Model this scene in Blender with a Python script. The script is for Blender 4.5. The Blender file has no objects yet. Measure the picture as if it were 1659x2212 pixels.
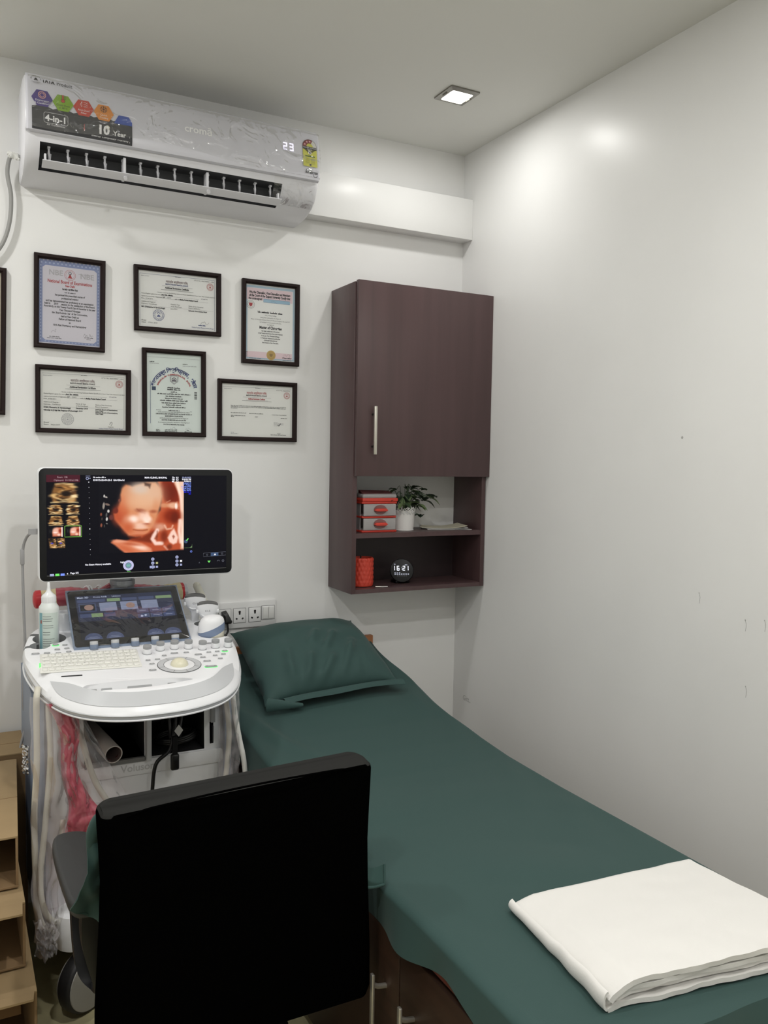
import bpy, bmesh, math, random
import numpy as np
from mathutils import Vector, Matrix, noise

random.seed(11)
SC = bpy.context.scene
COL = SC.collection
PI = math.pi

# ------------------------------------------------------------------ camera
cam_d = bpy.data.cameras.new('camera')
cam = bpy.data.objects.new('camera', cam_d)
COL.objects.link(cam)
yaw, pitch, roll = math.radians(27.511), math.radians(-3.630), math.radians(0.928)
fw = Vector((math.sin(yaw)*math.cos(pitch), math.cos(yaw)*math.cos(pitch), math.sin(pitch)))
ri = Vector((math.cos(yaw), -math.sin(yaw), 0))
up = ri.cross(fw)
R_ = math.cos(roll)*ri + math.sin(roll)*up
U_ = -math.sin(roll)*ri + math.cos(roll)*up
cam.matrix_world = Matrix(((R_.x, U_.x, -fw.x, -1.903), (R_.y, U_.y, -fw.y, -2.994), (R_.z, U_.z, -fw.z, 1.53), (0, 0, 0, 1)))
cam_d.sensor_fit = 'VERTICAL'
cam_d.sensor_height = 36
cam_d.lens = 36*1804.1/2212
cam_d.clip_start = 0.02
SC.camera = cam

# ------------------------------------------------------------------ world, exposure
w = bpy.data.worlds.new('room_world'); SC.world = w; w.use_nodes = True
w.node_tree.nodes['Background'].inputs[0].default_value = (0.8, 0.82, 0.85, 1)
w.node_tree.nodes['Background'].inputs[1].default_value = 0.3
SC.view_settings.view_transform = 'Standard'
SC.view_settings.look = 'None'
SC.view_settings.exposure = 0.38
SC.view_settings.gamma = 1.0
SC.view_settings.use_curve_mapping = False
LAMP_W = 7.5            # watts of one ceiling downlight
CEIL = 2.783
# (x, y) of the downlights; the first is the one in view
LAMPS = [(-0.336, -0.478, 0.27), (-2.25, -0.62, 0.85), (-1.25, -1.75, 1.1), (-0.45, -2.40, 0.7), (-2.25, -2.40, 1.2), (-0.83, -3.35, 1.0)]

# ------------------------------------------------------------------ materials
def lin(c):
    c = c/255.0
    return c/12.92 if c <= 0.04045 else ((c+0.055)/1.055)**2.4
def rgb(r, g, b):
    return (lin(r), lin(g), lin(b), 1)
MATS = {}
def mat(name, col=(200, 200, 200), rough=0.5, metal=0.0, spec=0.5, emit=None, estr=1.0, vary=0.0, vscale=20, bump=0.0, bscale=200, stretch=(1, 1, 1), coat=0.0, sheen=0.0, alpha=1.0, sss=0.0):
    if name in MATS: return MATS[name]
    m = bpy.data.materials.new(name); m.use_nodes = True
    nt = m.node_tree; b = nt.nodes['Principled BSDF']
    c = rgb(*col)
    b.inputs['Base Color'].default_value = c
    b.inputs['Roughness'].default_value = rough
    b.inputs['Metallic'].default_value = metal
    b.inputs['Specular IOR Level'].default_value = spec
    b.inputs['Coat Weight'].default_value = coat
    b.inputs['Sheen Weight'].default_value = sheen
    b.inputs['Alpha'].default_value = alpha
    if emit:
        b.inputs['Emission Color'].default_value = rgb(*emit); b.inputs['Emission Strength'].default_value = estr
    if vary or bump:
        tc = nt.nodes.new('ShaderNodeTexCoord'); mp = nt.nodes.new('ShaderNodeMapping')
        mp.inputs['Scale'].default_value = stretch
        nt.links.new(tc.outputs['Object'], mp.inputs[0])
    if vary:
        n = nt.nodes.new('ShaderNodeTexNoise'); n.inputs['Scale'].default_value = vscale; n.inputs['Detail'].default_value = 5
        nt.links.new(mp.outputs[0], n.inputs['Vector'])
        r = nt.nodes.new('ShaderNodeMapRange'); r.inputs['From Min'].default_value = 0.3; r.inputs['From Max'].default_value = 0.7
        r.inputs['To Min'].default_value = 1-vary; r.inputs['To Max'].default_value = 1+vary
        nt.links.new(n.outputs[0], r.inputs[0])
        mx = nt.nodes.new('ShaderNodeMix'); mx.data_type = 'RGBA'; mx.blend_type = 'MULTIPLY'; mx.inputs[0].default_value = 1
        mx.inputs[6].default_value = c
        nt.links.new(r.outputs[0], mx.inputs[7]); nt.links.new(mx.outputs[2], b.inputs['Base Color'])
    if bump:
        n2 = nt.nodes.new('ShaderNodeTexNoise'); n2.inputs['Scale'].default_value = bscale; n2.inputs['Detail'].default_value = 3
        nt.links.new(mp.outputs[0], n2.inputs['Vector'])
        bp = nt.nodes.new('ShaderNodeBump'); bp.inputs['Strength'].default_value = bump; bp.inputs['Distance'].default_value = 0.002
        nt.links.new(n2.outputs[0], bp.inputs['Height']); nt.links.new(bp.outputs[0], b.inputs['Normal'])
    MATS[name] = m
    return m

def clear(name, tint=(255, 255, 255), gloss=0.12, fres=0.7, rough=0.05, haze=0.0, hazecol=(230, 230, 228), bump=0.0, bscale=30, dist=0.01):
    """thin clear sheet: transparent + fresnel gloss + a little milky haze"""
    if name in MATS: return MATS[name]
    m = bpy.data.materials.new(name); m.use_nodes = True
    nt = m.node_tree
    for n in list(nt.nodes): nt.nodes.remove(n)
    out = nt.nodes.new('ShaderNodeOutputMaterial')
    tr = nt.nodes.new('ShaderNodeBsdfTransparent'); tr.inputs[0].default_value = rgb(*tint)
    gl = nt.nodes.new('ShaderNodeBsdfGlossy'); gl.inputs['Roughness'].default_value = rough
    df = nt.nodes.new('ShaderNodeBsdfDiffuse'); df.inputs[0].default_value = rgb(*hazecol)
    m1 = nt.nodes.new('ShaderNodeMixShader'); m1.inputs[0].default_value = haze
    m2 = nt.nodes.new('ShaderNodeMixShader')
    fr = nt.nodes.new('ShaderNodeLayerWeight'); fr.inputs[0].default_value = 0.25
    mm = nt.nodes.new('ShaderNodeMath'); mm.operation = 'MULTIPLY_ADD'; mm.inputs[1].default_value = fres; mm.inputs[2].default_value = gloss*0.5
    nt.links.new(fr.outputs['Fresnel'], mm.inputs[0])
    nt.links.new(mm.outputs[0], m2.inputs[0])
    nt.links.new(tr.outputs[0], m1.inputs[1]); nt.links.new(df.outputs[0], m1.inputs[2])
    nt.links.new(m1.outputs[0], m2.inputs[1]); nt.links.new(gl.outputs[0], m2.inputs[2])
    nt.links.new(m2.outputs[0], out.inputs[0])
    if bump:
        tc = nt.nodes.new('ShaderNodeTexCoord')
        n2 = nt.nodes.new('ShaderNodeTexNoise'); n2.inputs['Scale'].default_value = bscale; n2.inputs['Detail'].default_value = 2.5; n2.inputs['Distortion'].default_value = 1.2
        nt.links.new(tc.outputs['Object'], n2.inputs['Vector'])
        bp = nt.nodes.new('ShaderNodeBump'); bp.inputs['Strength'].default_value = bump; bp.inputs['Distance'].default_value = dist
        nt.links.new(n2.outputs[0], bp.inputs['Height'])
        for s in (gl, df): nt.links.new(bp.outputs[0], s.inputs['Normal'])
        nt.links.new(bp.outputs[0], fr.inputs['Normal'])
    MATS[name] = m
    return m

def screen_mat(name, strength=1.0):
    """an emitting display: its picture is the mesh's colour attribute"""
    if name in MATS: return MATS[name]
    m = bpy.data.materials.new(name); m.use_nodes = True
    nt = m.node_tree; b = nt.nodes['Principled BSDF']
    a = nt.nodes.new('ShaderNodeAttribute'); a.attribute_name = 'picture'
    b.inputs['Base Color'].default_value = (0.004, 0.004, 0.005, 1); b.inputs['Roughness'].default_value = 0.3; b.inputs['Specular IOR Level'].default_value = 0.12
    nt.links.new(a.outputs['Color'], b.inputs['Emission Color']); b.inputs['Emission Strength'].default_value = strength
    MATS[name] = m
    return m
def glow(name, col, s=1.0):
    return mat(name, (6, 6, 6), 0.35, spec=.12, emit=col, estr=s)

# ------------------------------------------------------------------ mesh helpers
def RX(a): return Matrix.Rotation(a, 4, 'X')
def RY(a): return Matrix.Rotation(a, 4, 'Y')
def RZ(a): return Matrix.Rotation(a, 4, 'Z')
def T(x, y=None, z=None):
    return Matrix.Translation(Vector(x) if y is None else Vector((x, y, z)))
def SCL(x, y, z): return Matrix.Diagonal((x, y, z, 1))
def WALL(x, y, z): return T(x, y, z) @ RX(PI/2)      # local x right, y up, z towards the room

WLOC = {}
class MB:
    def __init__(s):
        s.bm = bmesh.new(); s.ml = []; s.cols = None
    def mi(s, m):
        if m not in s.ml: s.ml.append(m)
        return s.ml.index(m)
    def add(s, t, m, M=None):
        if M is not None: bmesh.ops.transform(t, matrix=M, verts=t.verts)
        i = s.mi(m)
        for f in t.faces: f.material_index = i
        me = bpy.data.meshes.new('tmp'); t.to_mesh(me); t.free()
        s.bm.from_mesh(me); bpy.data.meshes.remove(me)
        return s
    def box(s, lo, hi, m, bev=0.0, seg=2, M=None):
        t = bmesh.new()
        lo = Vector(lo); hi = Vector(hi); c = (lo+hi)/2; d = hi-lo
        bmesh.ops.create_cube(t, size=1, matrix=T(c) @ SCL(abs(d.x), abs(d.y), abs(d.z)))
        if bev: bmesh.ops.bevel(t, geom=t.edges[:], offset=bev, segments=seg, profile=0.5, affect='EDGES')
        return s.add(t, m, M)
    def cyl(s, c, r, h, m, n=32, bev=0.0, r2=None, M=None, seg=2):
        """upright cylinder, c = centre of its base"""
        t = bmesh.new()
        bmesh.ops.create_cone(t, cap_ends=True, segments=n, radius1=r, radius2=r if r2 is None else r2, depth=h, matrix=T(0, 0, h/2))
        if bev:
            es = [e for e in t.edges if abs(e.verts[0].co.z-e.verts[1].co.z) < 1e-6]
            bmesh.ops.bevel(t, geom=es, offset=bev, segments=seg, profile=0.5, affect='EDGES')
        return s.add(t, m, (M if M is not None else Matrix()) @ T(c))
    def lathe(s, prof, c, m, n=40, M=None):
        rings = [[(r*math.cos(2*PI*k/n), r*math.sin(2*PI*k/n), z) for k in range(n)] for r, z in prof]
        return s.loft(rings, m, prof[0][0] > 1e-5, prof[-1][0] > 1e-5, (M if M is not None else Matrix()) @ T(c))
    def loft(s, rings, m, cap0=True, cap1=True, M=None, closed=True):
        t = bmesh.new()
        vs = [[t.verts.new(p) for p in r] for r in rings]
        n = len(vs[0])
        for a, b in zip(vs[:-1], vs[1:]):
            for k in range(n if closed else n-1):
                t.faces.new((a[k], a[(k+1) % n], b[(k+1) % n], b[k]))
        if cap0: t.faces.new(list(reversed(vs[0])))
        if cap1: t.faces.new(vs[-1])
        bmesh.ops.remove_doubles(t, verts=t.verts, dist=1e-7)
        bmesh.ops.recalc_face_normals(t, faces=t.faces)
        return s.add(t, m, M)
    def tube(s, pts, r, m, n=10, M=None, step=0):
        if step: pts = smooth_path(pts, step)
        pts = [Vector(p) for p in pts]
        L = len(pts); rs = r if isinstance(r, (list, tuple)) else [r]*L
        if len(rs) != L: rs = [float(q) for q in np.interp(np.linspace(0, 1, L), np.linspace(0, 1, len(rs)), rs)]
        tg = [(pts[min(i+1, L-1)]-pts[max(i-1, 0)]).normalized() for i in range(L)]
        u = tg[0].orthogonal().normalized(); rings = []
        for i in range(L):
            u = (u - u.dot(tg[i])*tg[i]).normalized(); v = tg[i].cross(u)
            rings.append([pts[i]+rs[i]*(math.cos(2*PI*k/n)*u+math.sin(2*PI*k/n)*v) for k in range(n)])
        return s.loft(rings, m, True, True, M)
    def prism(s, poly, z0, z1, m, bev=0.0, M=None, seg=2):
        t = bmesh.new()
        f = t.faces.new([t.verts.new((x, y, z0)) for x, y in poly])
        r = bmesh.ops.extrude_face_region(t, geom=[f])
        bmesh.ops.translate(t, vec=(0, 0, z1-z0), verts=[g for g in r['geom'] if isinstance(g, bmesh.types.BMVert)])
        bmesh.ops.recalc_face_normals(t, faces=t.faces)
        if bev:
            es = [e for e in t.edges if abs(e.verts[0].co.z-e.verts[1].co.z) < 1e-6]
            bmesh.ops.bevel(t, geom=es, offset=bev, segments=seg, profile=0.5, affect='EDGES')
        return s.add(t, m, M)
    def poly(s, pts, m, M=None):
        t = bmesh.new(); t.faces.new([t.verts.new(p if len(p) == 3 else (p[0], p[1], 0)) for p in pts])
        return s.add(t, m, M)
    def rect(s, x0, y0, x1, y1, m, M=None, z=0.0):
        return s.poly([(x0, y0, z), (x1, y0, z), (x1, y1, z), (x0, y1, z)], m, M)
    def disc(s, x, y, r, m, M=None, r0=0.0, n=32, z=0.0, a0=0.0, a1=2*PI):
        """flat disc or ring in the local xy plane"""
        t = bmesh.new(); full = abs(a1-a0-2*PI) < 1e-6
        k = n if full else n+1
        an = [a0+(a1-a0)*i/n for i in range(k)]
        o = [t.verts.new((x+r*math.cos(a), y+r*math.sin(a), z)) for a in an]
        if r0 > 0:
            q = [t.verts.new((x+r0*math.cos(a), y+r0*math.sin(a), z)) for a in an]
            for i in range(k if full else k-1): t.faces.new((o[i], o[(i+1) % k], q[(i+1) % k], q[i]))
        else:
            t.faces.new(o if full else o+[t.verts.new((x, y, z))])
        bmesh.ops.recalc_face_normals(t, faces=t.faces)
        return s.add(t, m, M)
    def grid(s, fn, nu, nv, m, thick=0.0, M=None, colfn=None):
        t = bmesh.new()
        vs = [[t.verts.new(fn(i/nu, j/nv)) for i in range(nu+1)] for j in range(nv+1)]
        for j in range(nv):
            for i in range(nu):
                t.faces.new((vs[j][i], vs[j][i+1], vs[j+1][i+1], vs[j+1][i]))
        if thick:
            bmesh.ops.recalc_face_normals(t, faces=t.faces)
            bmesh.ops.solidify(t, geom=t.faces[:], thickness=thick)
        return s.add(t, m, M)
    def text(s, body, size, m, M, align='CENTER', ext=0.0, bold=0.0, width=None, shear=0.0, valign='BOTTOM_BASELINE', res=2):
        me = text_mesh(body, size, align, ext, bold, shear, res)
        if not me: return s
        if width:
            xs = [v.co.x for v in me.vertices]; wd = max(xs)-min(xs)
            if wd > 1e-6: me.transform(SCL(width/wd, 1, 1))
        me.transform(M)
        i = s.mi(m); s.bm.faces.ensure_lookup_table(); n0 = len(s.bm.faces)
        s.bm.from_mesh(me); s.bm.faces.ensure_lookup_table()
        for f in s.bm.faces[n0:]: f.material_index = i
        bpy.data.meshes.remove(me)
        return s
    def stroke(s, pts, wd, m, M=None, z=0.0):
        """flat pen line in the local xy plane"""
        t = bmesh.new(); P = [Vector((p[0], p[1], z)) for p in pts]; L = len(P); a = []
        for i in range(L):
            d = (P[min(i+1, L-1)]-P[max(i-1, 0)]); d = d.normalized() if d.length > 1e-9 else Vector((1, 0, 0))
            nrm = Vector((-d.y, d.x, 0))*wd/2
            a.append((t.verts.new(P[i]+nrm), t.verts.new(P[i]-nrm)))
        for q, r in zip(a[:-1], a[1:]): t.faces.new((q[0], q[1], r[1], r[0]))
        bmesh.ops.recalc_face_normals(t, faces=t.faces)
        return s.add(t, m, M)
    def build(s, name, parent=None, smooth=35, label=None):
        me = bpy.data.meshes.new(name); s.bm.to_mesh(me); s.bm.free()
        for m in s.ml: me.materials.append(m)
        n = len(me.vertices); co = np.empty(n*3); me.vertices.foreach_get('co', co); co = co.reshape(-1, 3)
        lo, hi = co.min(0), co.max(0)
        org = Vector(((lo[0]+hi[0])/2, (lo[1]+hi[1])/2, lo[2]))
        me.transform(T(-org))
        if smooth:
            me.shade_smooth(); me.set_sharp_from_angle(angle=math.radians(smooth))
        o = bpy.data.objects.new(name, me); COL.objects.link(o)
        WLOC[o.name] = org
        o.location = org - (WLOC[parent.name] if parent else Vector())
        if parent: o.parent = parent
        if label: o['label'] = label
        return o

def smooth_path(pts, step=8):
    P = [Vector(p) for p in pts]; P = [2*P[0]-P[1]]+P+[2*P[-1]-P[-2]]; out = []
    for i in range(1, len(P)-2):
        for k in range(step):
            t = k/step
            out.append(0.5*((2*P[i])+(P[i+1]-P[i-1])*t+(2*P[i-1]-5*P[i]+4*P[i+1]-P[i+2])*t*t+(3*P[i]-P[i-1]-3*P[i+1]+P[i+2])*t**3))
    out.append(P[-2])
    return out
def closed_spline(pts, step=8):
    n = len(pts); P = [Vector(p) for p in pts]; out = []
    for i in range(n):
        a, b, c, d = P[i-1], P[i], P[(i+1) % n], P[(i+2) % n]
        for k in range(step):
            t = k/step
            out.append(0.5*((2*b)+(c-a)*t+(2*a-5*b+4*c-d)*t*t+(3*b-a-3*c+d)*t**3))
    return out
def text_mesh(body, size, align='CENTER', ext=0.0, bold=0.0, shear=0.0, res=2):
    c = bpy.data.curves.new('t', 'FONT'); c.body = body; c.size = size; c.align_x = align
    c.extrude = ext; c.offset = bold; c.shear = shear; c.resolution_u = res
    o = bpy.data.objects.new('t', c)
    me = bpy.data.meshes.new_from_object(o)
    bpy.data.objects.remove(o); bpy.data.curves.remove(c)
    me.materials.clear()
    return me if len(me.vertices) else None
def rrect(x0, y0, x1, y1, r, n=6):
    out = []
    for cx, cy, a in ((x1-r, y1-r, 0), (x0+r, y1-r, PI/2), (x0+r, y0+r, PI), (x1-r, y0+r, 1.5*PI)):
        for k in range(n+1): out.append((cx+r*math.cos(a+PI/2*k/n), cy+r*math.sin(a+PI/2*k/n)))
    return out
def cut(o, *builders):
    """take the cutter shapes out of a mesh part"""
    for mb in builders:
        me = bpy.data.meshes.new('cutter'); mb.bm.to_mesh(me); mb.bm.free()
        me.transform(T(-o.matrix_basis.to_translation() - (WLOC[o.parent.name] if o.parent else Vector())))
        c = bpy.data.objects.new('cutter', me); COL.objects.link(c)
        for m in mb.ml:
            me.materials.append(m)
        k = o.modifiers.new('b', 'BOOLEAN'); k.operation = 'DIFFERENCE'; k.object = c; k.solver = 'EXACT'; k.material_mode = 'TRANSFER'
        par, loc = o.parent, o.location.copy()
        o.parent = None; o.location = (0, 0, 0)
        bpy.context.view_layer.update()
        dg = bpy.context.evaluated_depsgraph_get()
        new = bpy.data.meshes.new_from_object(o.evaluated_get(dg), preserve_all_data_layers=True, depsgraph=dg)
        o.modifiers.clear(); old = o.data; o.data = new; bpy.data.meshes.remove(old)
        o.location = loc; o.parent = par
        bpy.data.objects.remove(c)
        new.shade_smooth(); new.set_sharp_from_angle(angle=math.radians(30))

def thing(name, label, cat, loc, group=None):
    o = bpy.data.objects.new(name, None); COL.objects.link(o)
    o.empty_display_size = 0.05
    o.location = loc; WLOC[o.name] = Vector(loc)
    return tag(o, label, cat, group)
def tag(o, label, cat, group=None):
    o['label'] = label; o['category'] = cat
    if group: o['group'] = group
    return o
def struct(o):
    o['kind'] = 'structure'; return o
def vnoise(x, y, z, sc=1.0):
    return noise.noise(Vector((x*sc, y*sc, z*sc)))
def lsp(a, b, n): return [a+(b-a)*i/(n-1) for i in range(n)]
def sstep(a, b, x):
    t = min(1, max(0, (x-a)/(b-a))); return t*t*(3-2*t)
# ================================================================== THE ROOM
wall_m = mat('white_wall_paint', (234, 234, 233), 0.33, spec=0.28, bump=0.05, bscale=14, vary=0.02, vscale=2.5)
ceil_m = mat('ceiling_paint', (226, 226, 222), 0.75, bump=0.03, bscale=9)
floor_m = mat('stone_floor', (186, 178, 140), 0.35, vary=0.22, vscale=7, bump=0.03, bscale=15)
grey_mark = mat('pencil_mark', (176, 176, 174), 0.6)
XL, YF = -3.05, -4.1
b = MB(); b.box((XL-.1, 0, 0), (.1, .1, CEIL), wall_m); struct(b.build('wall_back'))
b = MB(); b.box((.006, YF, 0), (.1, 0, CEIL), wall_m)
MR = T(.0054, 0, 0) @ RZ(-PI/2) @ RX(PI/2)      # local x runs towards the camera along the right wall
b.text('Gitt..', .030, grey_mark, MR @ T(.075, .523, 0), 'LEFT', shear=0.1)
for (y_, z_, s_) in ((-1.215, 1.607, .004), (-1.30, 1.16, .0016), (-1.46, 1.11, .002), (-1.52, 1.12, .0015), (-1.47, .93, .0015)):
    b.disc(-y_, z_, s_, grey_mark, MR, n=10)
    if s_ < .003: b.stroke([(-y_, z_), (-y_+.004, z_-.012), (-y_+.002, z_-.03)], .0012, grey_mark, MR)
struct(b.build('wall_right'))
b = MB(); b.box((XL-.1, YF, 0), (XL, 0, CEIL), wall_m); struct(b.build('wall_left'))
b = MB(); b.box((XL-.1, YF-.1, 0), (.1, YF, CEIL), wall_m); struct(b.build('wall_front'))
b = MB(); b.box((XL-.1, YF-.1, CEIL), (.1, .1, CEIL+.1), ceil_m); struct(b.build('ceiling'))
b = MB(); b.box((XL-.1, YF-.1, -.1), (.1, .1, 0), floor_m); struct(b.build('floor'))
# boxed-in beam that runs along the back wall behind the air conditioner
b = MB(); b.box((-1.28, -.072, 2.427), (.006, 0, 2.588), wall_m, .002); struct(b.build('trim_1'))

# ================================================================== DOWNLIGHTS
chrome = mat('brushed_steel_trim', (150, 148, 142), 0.32, 0.9)
diff_m = mat('lamp_diffuser', (255, 255, 250), 0.6, emit=(255, 250, 236), estr=14)
def downlight(x, y, k, label):
    t = thing('downlight', label, 'ceiling light', (x, y, CEIL), 'square recessed downlights')
    b = MB()
    o = rrect(x-.058, y-.058, x+.058, y+.058, .004, 2); i = rrect(x-.041, y-.041, x+.041, y+.041, .006, 2)
    b.loft([[(p[0], p[1], CEIL) for p in o], [(p[0], p[1], CEIL-.005) for p in o], [(p[0], p[1], CEIL-.009) for p in i], [(p[0], p[1], CEIL-.003) for p in i]], chrome, False, False)
    b.build('trim_frame', t)
    b = MB(); b.prism(rrect(x-.041, y-.041, x+.041, y+.041, .006, 2), CEIL-.006, CEIL-.001, diff_m); b.build('diffuser', t)
    for sx in (-1, 1):
        b = MB(); b.box((x+sx*.047-.004, y-.012, CEIL-.011), (x+sx*.047+.004, y+.012, CEIL-.005), chrome, .001); b.build('spring_clip', t)
    d = bpy.data.lights.new('downlight_beam', 'AREA'); d.shape = 'SQUARE'; d.size = .078; d.energy = LAMP_W*k; d.color = (1.0, 0.99, 0.965)
    l = bpy.data.objects.new('downlight_beam', d); COL.objects.link(l); l.parent = t; l.location = (0, 0, -.012)
downlight(*LAMPS[0], 'square steel-rimmed downlight lit in the ceiling near the right wall')
for q, l in zip(LAMPS[1:], ('lit downlight over the cardboard boxes, left of the air conditioner', 'lit downlight in the ceiling over the black chair back', 'lit downlight in the ceiling over the foot end of the bed', 'lit downlight in the ceiling behind the camera on the left', 'lit downlight in the ceiling farthest behind the camera')):
    downlight(*q, l)
# ================================================================== AIR CONDITIONER
acw = mat('ac_white_plastic', (228, 228, 233), 0.3); acp = mat('ac_panel_plastic', (214, 214, 222), .25)
acg = mat('ac_grey_plastic', (205, 205, 205), 0.4)
black = mat('black_void', (10, 10, 12), 0.6)
ink = mat('black_ink', (28, 28, 32), 0.6)
white_ink = mat('white_ink', (235, 235, 235), 0.6)
AX0, AX1 = -1.690, -0.733
ac = thing('air_conditioner', 'white wall-mounted split air conditioner still wrapped in clear film, above the framed certificates', 'air conditioner', ((AX0+AX1)/2, -.11, 2.37))
def ac_ring(x, ins=0.0):
    P = [(0, 2.672), (-.09, 2.676), (-.185, 2.672), (-.208, 2.664), (-.214, 2.645), (-.226, 2.56), (-.229, 2.515), (-.222, 2.500), (-.214, 2.495), (-.206, 2.470), (-.186, 2.437), (-.150, 2.412), (-.10, 2.396), (-.05, 2.390), (0, 2.388)]
    cy, cz = -.10, 2.53
    return [(x, cy+(y-cy)*(1-ins) if y < 0 else 0, cz+(z-cz)*(1-ins)) for y, z in P]
b = MB()
b.loft([ac_ring(AX0, .10), ac_ring(AX0+.004, .04), ac_ring(AX0+.014, .0), ac_ring(AX1-.014, .0), ac_ring(AX1-.004, .04), ac_ring(AX1, .10)], acw)
body = b.build('body', ac, 40)
# the outlet: a trough cut along the lower front
c = MB(); OX0, OX1 = -1.645, -.868
c.prism([(-.245, 2.474), (-.14, 2.470), (-.12, 2.43), (-.14, 2.405), (-.165, 2.405), (-.205, 2.395), (-.245, 2.40)], OX0, OX1, mat('outlet_inside', (52, 53, 56), 0.6), M=Matrix(((0, 0, 1, 0), (1, 0, 0, 0), (0, 1, 0, 0), (0, 0, 0, 1))))
cut(body, c)
# front panel, one curved sheet, its lower lip standing proud
b = MB()
pan = [(-.196, 2.671), (-.2145, 2.655), (-.2195, 2.635), (-.2315, 2.56), (-.2345, 2.515), (-.2295, 2.497), (-.222, 2.494)]
b.loft([[(x, y+dy, z) for y, z in pan] + [(x, y+.006+dy, z) for y, z in reversed(pan)] for x, dy in ((AX0+.006, .004), (AX0+.010, 0), (AX1-.010, 0), (AX1-.006, .004))], acp)
b.build('front_panel', ac, 40)
def pz(z):        # the panel's front at height z
    return float(np.interp(z, [2.497, 2.515, 2.56, 2.635, 2.655, 2.671], [-.2295, -.2345, -.2315, -.2195, -.2145, -.196]))-.0008
def PANEL(x, z, off=0.0):
    y0, y1 = pz(z-.02), pz(z+.02)
    return T(x, (pz(z)-off), z) @ RX(PI/2 - math.atan2(y1-y0, .04))
for k in range(14):
    b = MB()
    x = OX0+.03+k*(OX1-OX0-.06)/13
    b.poly([(x-.006, -.168, 2.455), (x+.007, -.160, 2.455), (x+.003, -.166, 2.425), (x-.002, -.172, 2.425)], acw)
    b.tube([(x-.002, -.172, 2.470), (x-.002, -.174, 2.452), (x, -.172, 2.438)], [.0022, .0036, .0016], acw, 8)
    b.box((x-.006, -.18, 2.466), (x+.002, -.165, 2.471), acw); b.build('vane', ac)
for x in (-1.395, -1.128):
    b = MB(); b.box((x-.004, -.20, 2.405), (x+.004, -.165, 2.47), acw, .001); b.tube([(x, -.20, 2.412), (x, -.214, 2.402)], .006, acw, 8); b.build('flap_bracket', ac)
b = MB()
fl = [(-.183, 2.406), (-.200, 2.410), (-.2175, 2.418), (-.219, 2.4155), (-.201, 2.4065), (-.184, 2.4025)]
b.loft([[(x, y, z) for y, z in fl] for x in (OX0+.006, OX1-.006)], acw)
for x in (OX0+.012, OX1-.016):
    b.box((x, -.205, 2.41), (x+.006, -.19, 2.44), acw, .001)
b.build('flap', ac)
dig = glow('ac_display_glow', (238, 232, 255), 1.1)
SEG = {'0': 'abcdef', '1': 'bc', '2': 'abged', '3': 'abgcd', '4': 'fgbc', '5': 'afgcd', '6': 'afgedc', '7': 'abc', '8': 'abcdefg', '9': 'abcdfg'}
def seven(b, ch, x, y, wd, h, m, M, t=None):
    t = t or h*.13; g = t*.25
    for s in SEG[ch]:
        if s == 'a': r = (x+g, y+h-t, x+wd-g, y+h)
        if s == 'd': r = (x+g, y, x+wd-g, y+t)
        if s == 'g': r = (x+g, y+h/2-t/2, x+wd-g, y+h/2+t/2)
        if s == 'b': r = (x+wd-t, y+h/2+g, x+wd, y+h-g)
        if s == 'c': r = (x+wd-t, y+g, x+wd, y+h/2-g)
        if s == 'f': r = (x, y+h/2+g, x+t, y+h-g)
        if s == 'e': r = (x, y+g, x+t, y+h/2-g)
        b.rect(*r, m, M)
b = MB(); M = PANEL(-.855, 2.594)
seven(b, '2', -.019, -.013, .0155, .027, dig, M, .0042); seven(b, '3', .004, -.013, .0155, .027, dig, M, .0042)
b.build('temperature_display', ac, 0)
b = MB(); b.text('cromā', .034, mat('silver_ink', (255, 255, 255), 0.3), PANEL(-1.166, 2.578), bold=.0006); b.build('maker_lettering', ac, 0)
# big feature sticker: five hexagons over a black field
st = {k: mat('sticker_'+k, c, .35) for k, c in dict(black=(48, 48, 52), purple=(72, 52, 128), green=(128, 168, 34), red=(196, 66, 50), orange=(220, 140, 56), blue=(56, 84, 168)).items()}
b = MB(); M0 = T(0, -.0012, 0)
sx0, sx1 = -1.669, -1.378
def onp(x, z, m_, pts, lift=.0006):
    for q in (pts,):
        b.poly([(x+px, pz(z+py)-lift, z+py) for px, py in q], m_)
def quad_strip(x0, z0, x1, z1, m_, lift, n=4):
    for k in range(n):
        a, c = z0+(z1-z0)*k/n, z0+(z1-z0)*(k+1)/n
        b.poly([(x0, pz(a)-lift, a), (x1, pz(a)-lift, a), (x1, pz(c)-lift, c), (x0, pz(c)-lift, c)], m_)
quad_strip(sx0, 2.499, sx1, 2.556, st['black'], .0006)
hexc = [(-1.640, 2.592, 'purple'), (-1.581, 2.589, 'green'), (-1.522, 2.5865, 'red'), (-1.463, 2.584, 'orange'), (-1.403, 2.570, 'blue')]
for i, (hx, hz, k) in enumerate(hexc):
    r = .030
    if k == 'blue':
        onp(hx, hz, st[k], [(-.030, -.012), (.025, -.012), (.025, .000), (.015, .016), (-.015, .016), (-.026, -.004)], .0010)
    else:
        onp(hx, hz, st[k], [(r*math.cos(PI/3*q), r*.95*math.sin(PI/3*q)) for q in range(6)], .0012)
for xa, xb in ((-1.669, -1.61), (-1.61, -1.552), (-1.552, -1.493), (-1.493, -1.434), (-1.434, -1.378)):   # black between hexagon feet
    mx_ = (xa+xb)/2+.0005
    onp(0, 0, st['black'], [(xa, 2.556), (xb, 2.556), (xb, 2.564), (mx_+.006, 2.572), (mx_-.006, 2.572), (xa, 2.564)], .0008)
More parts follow.
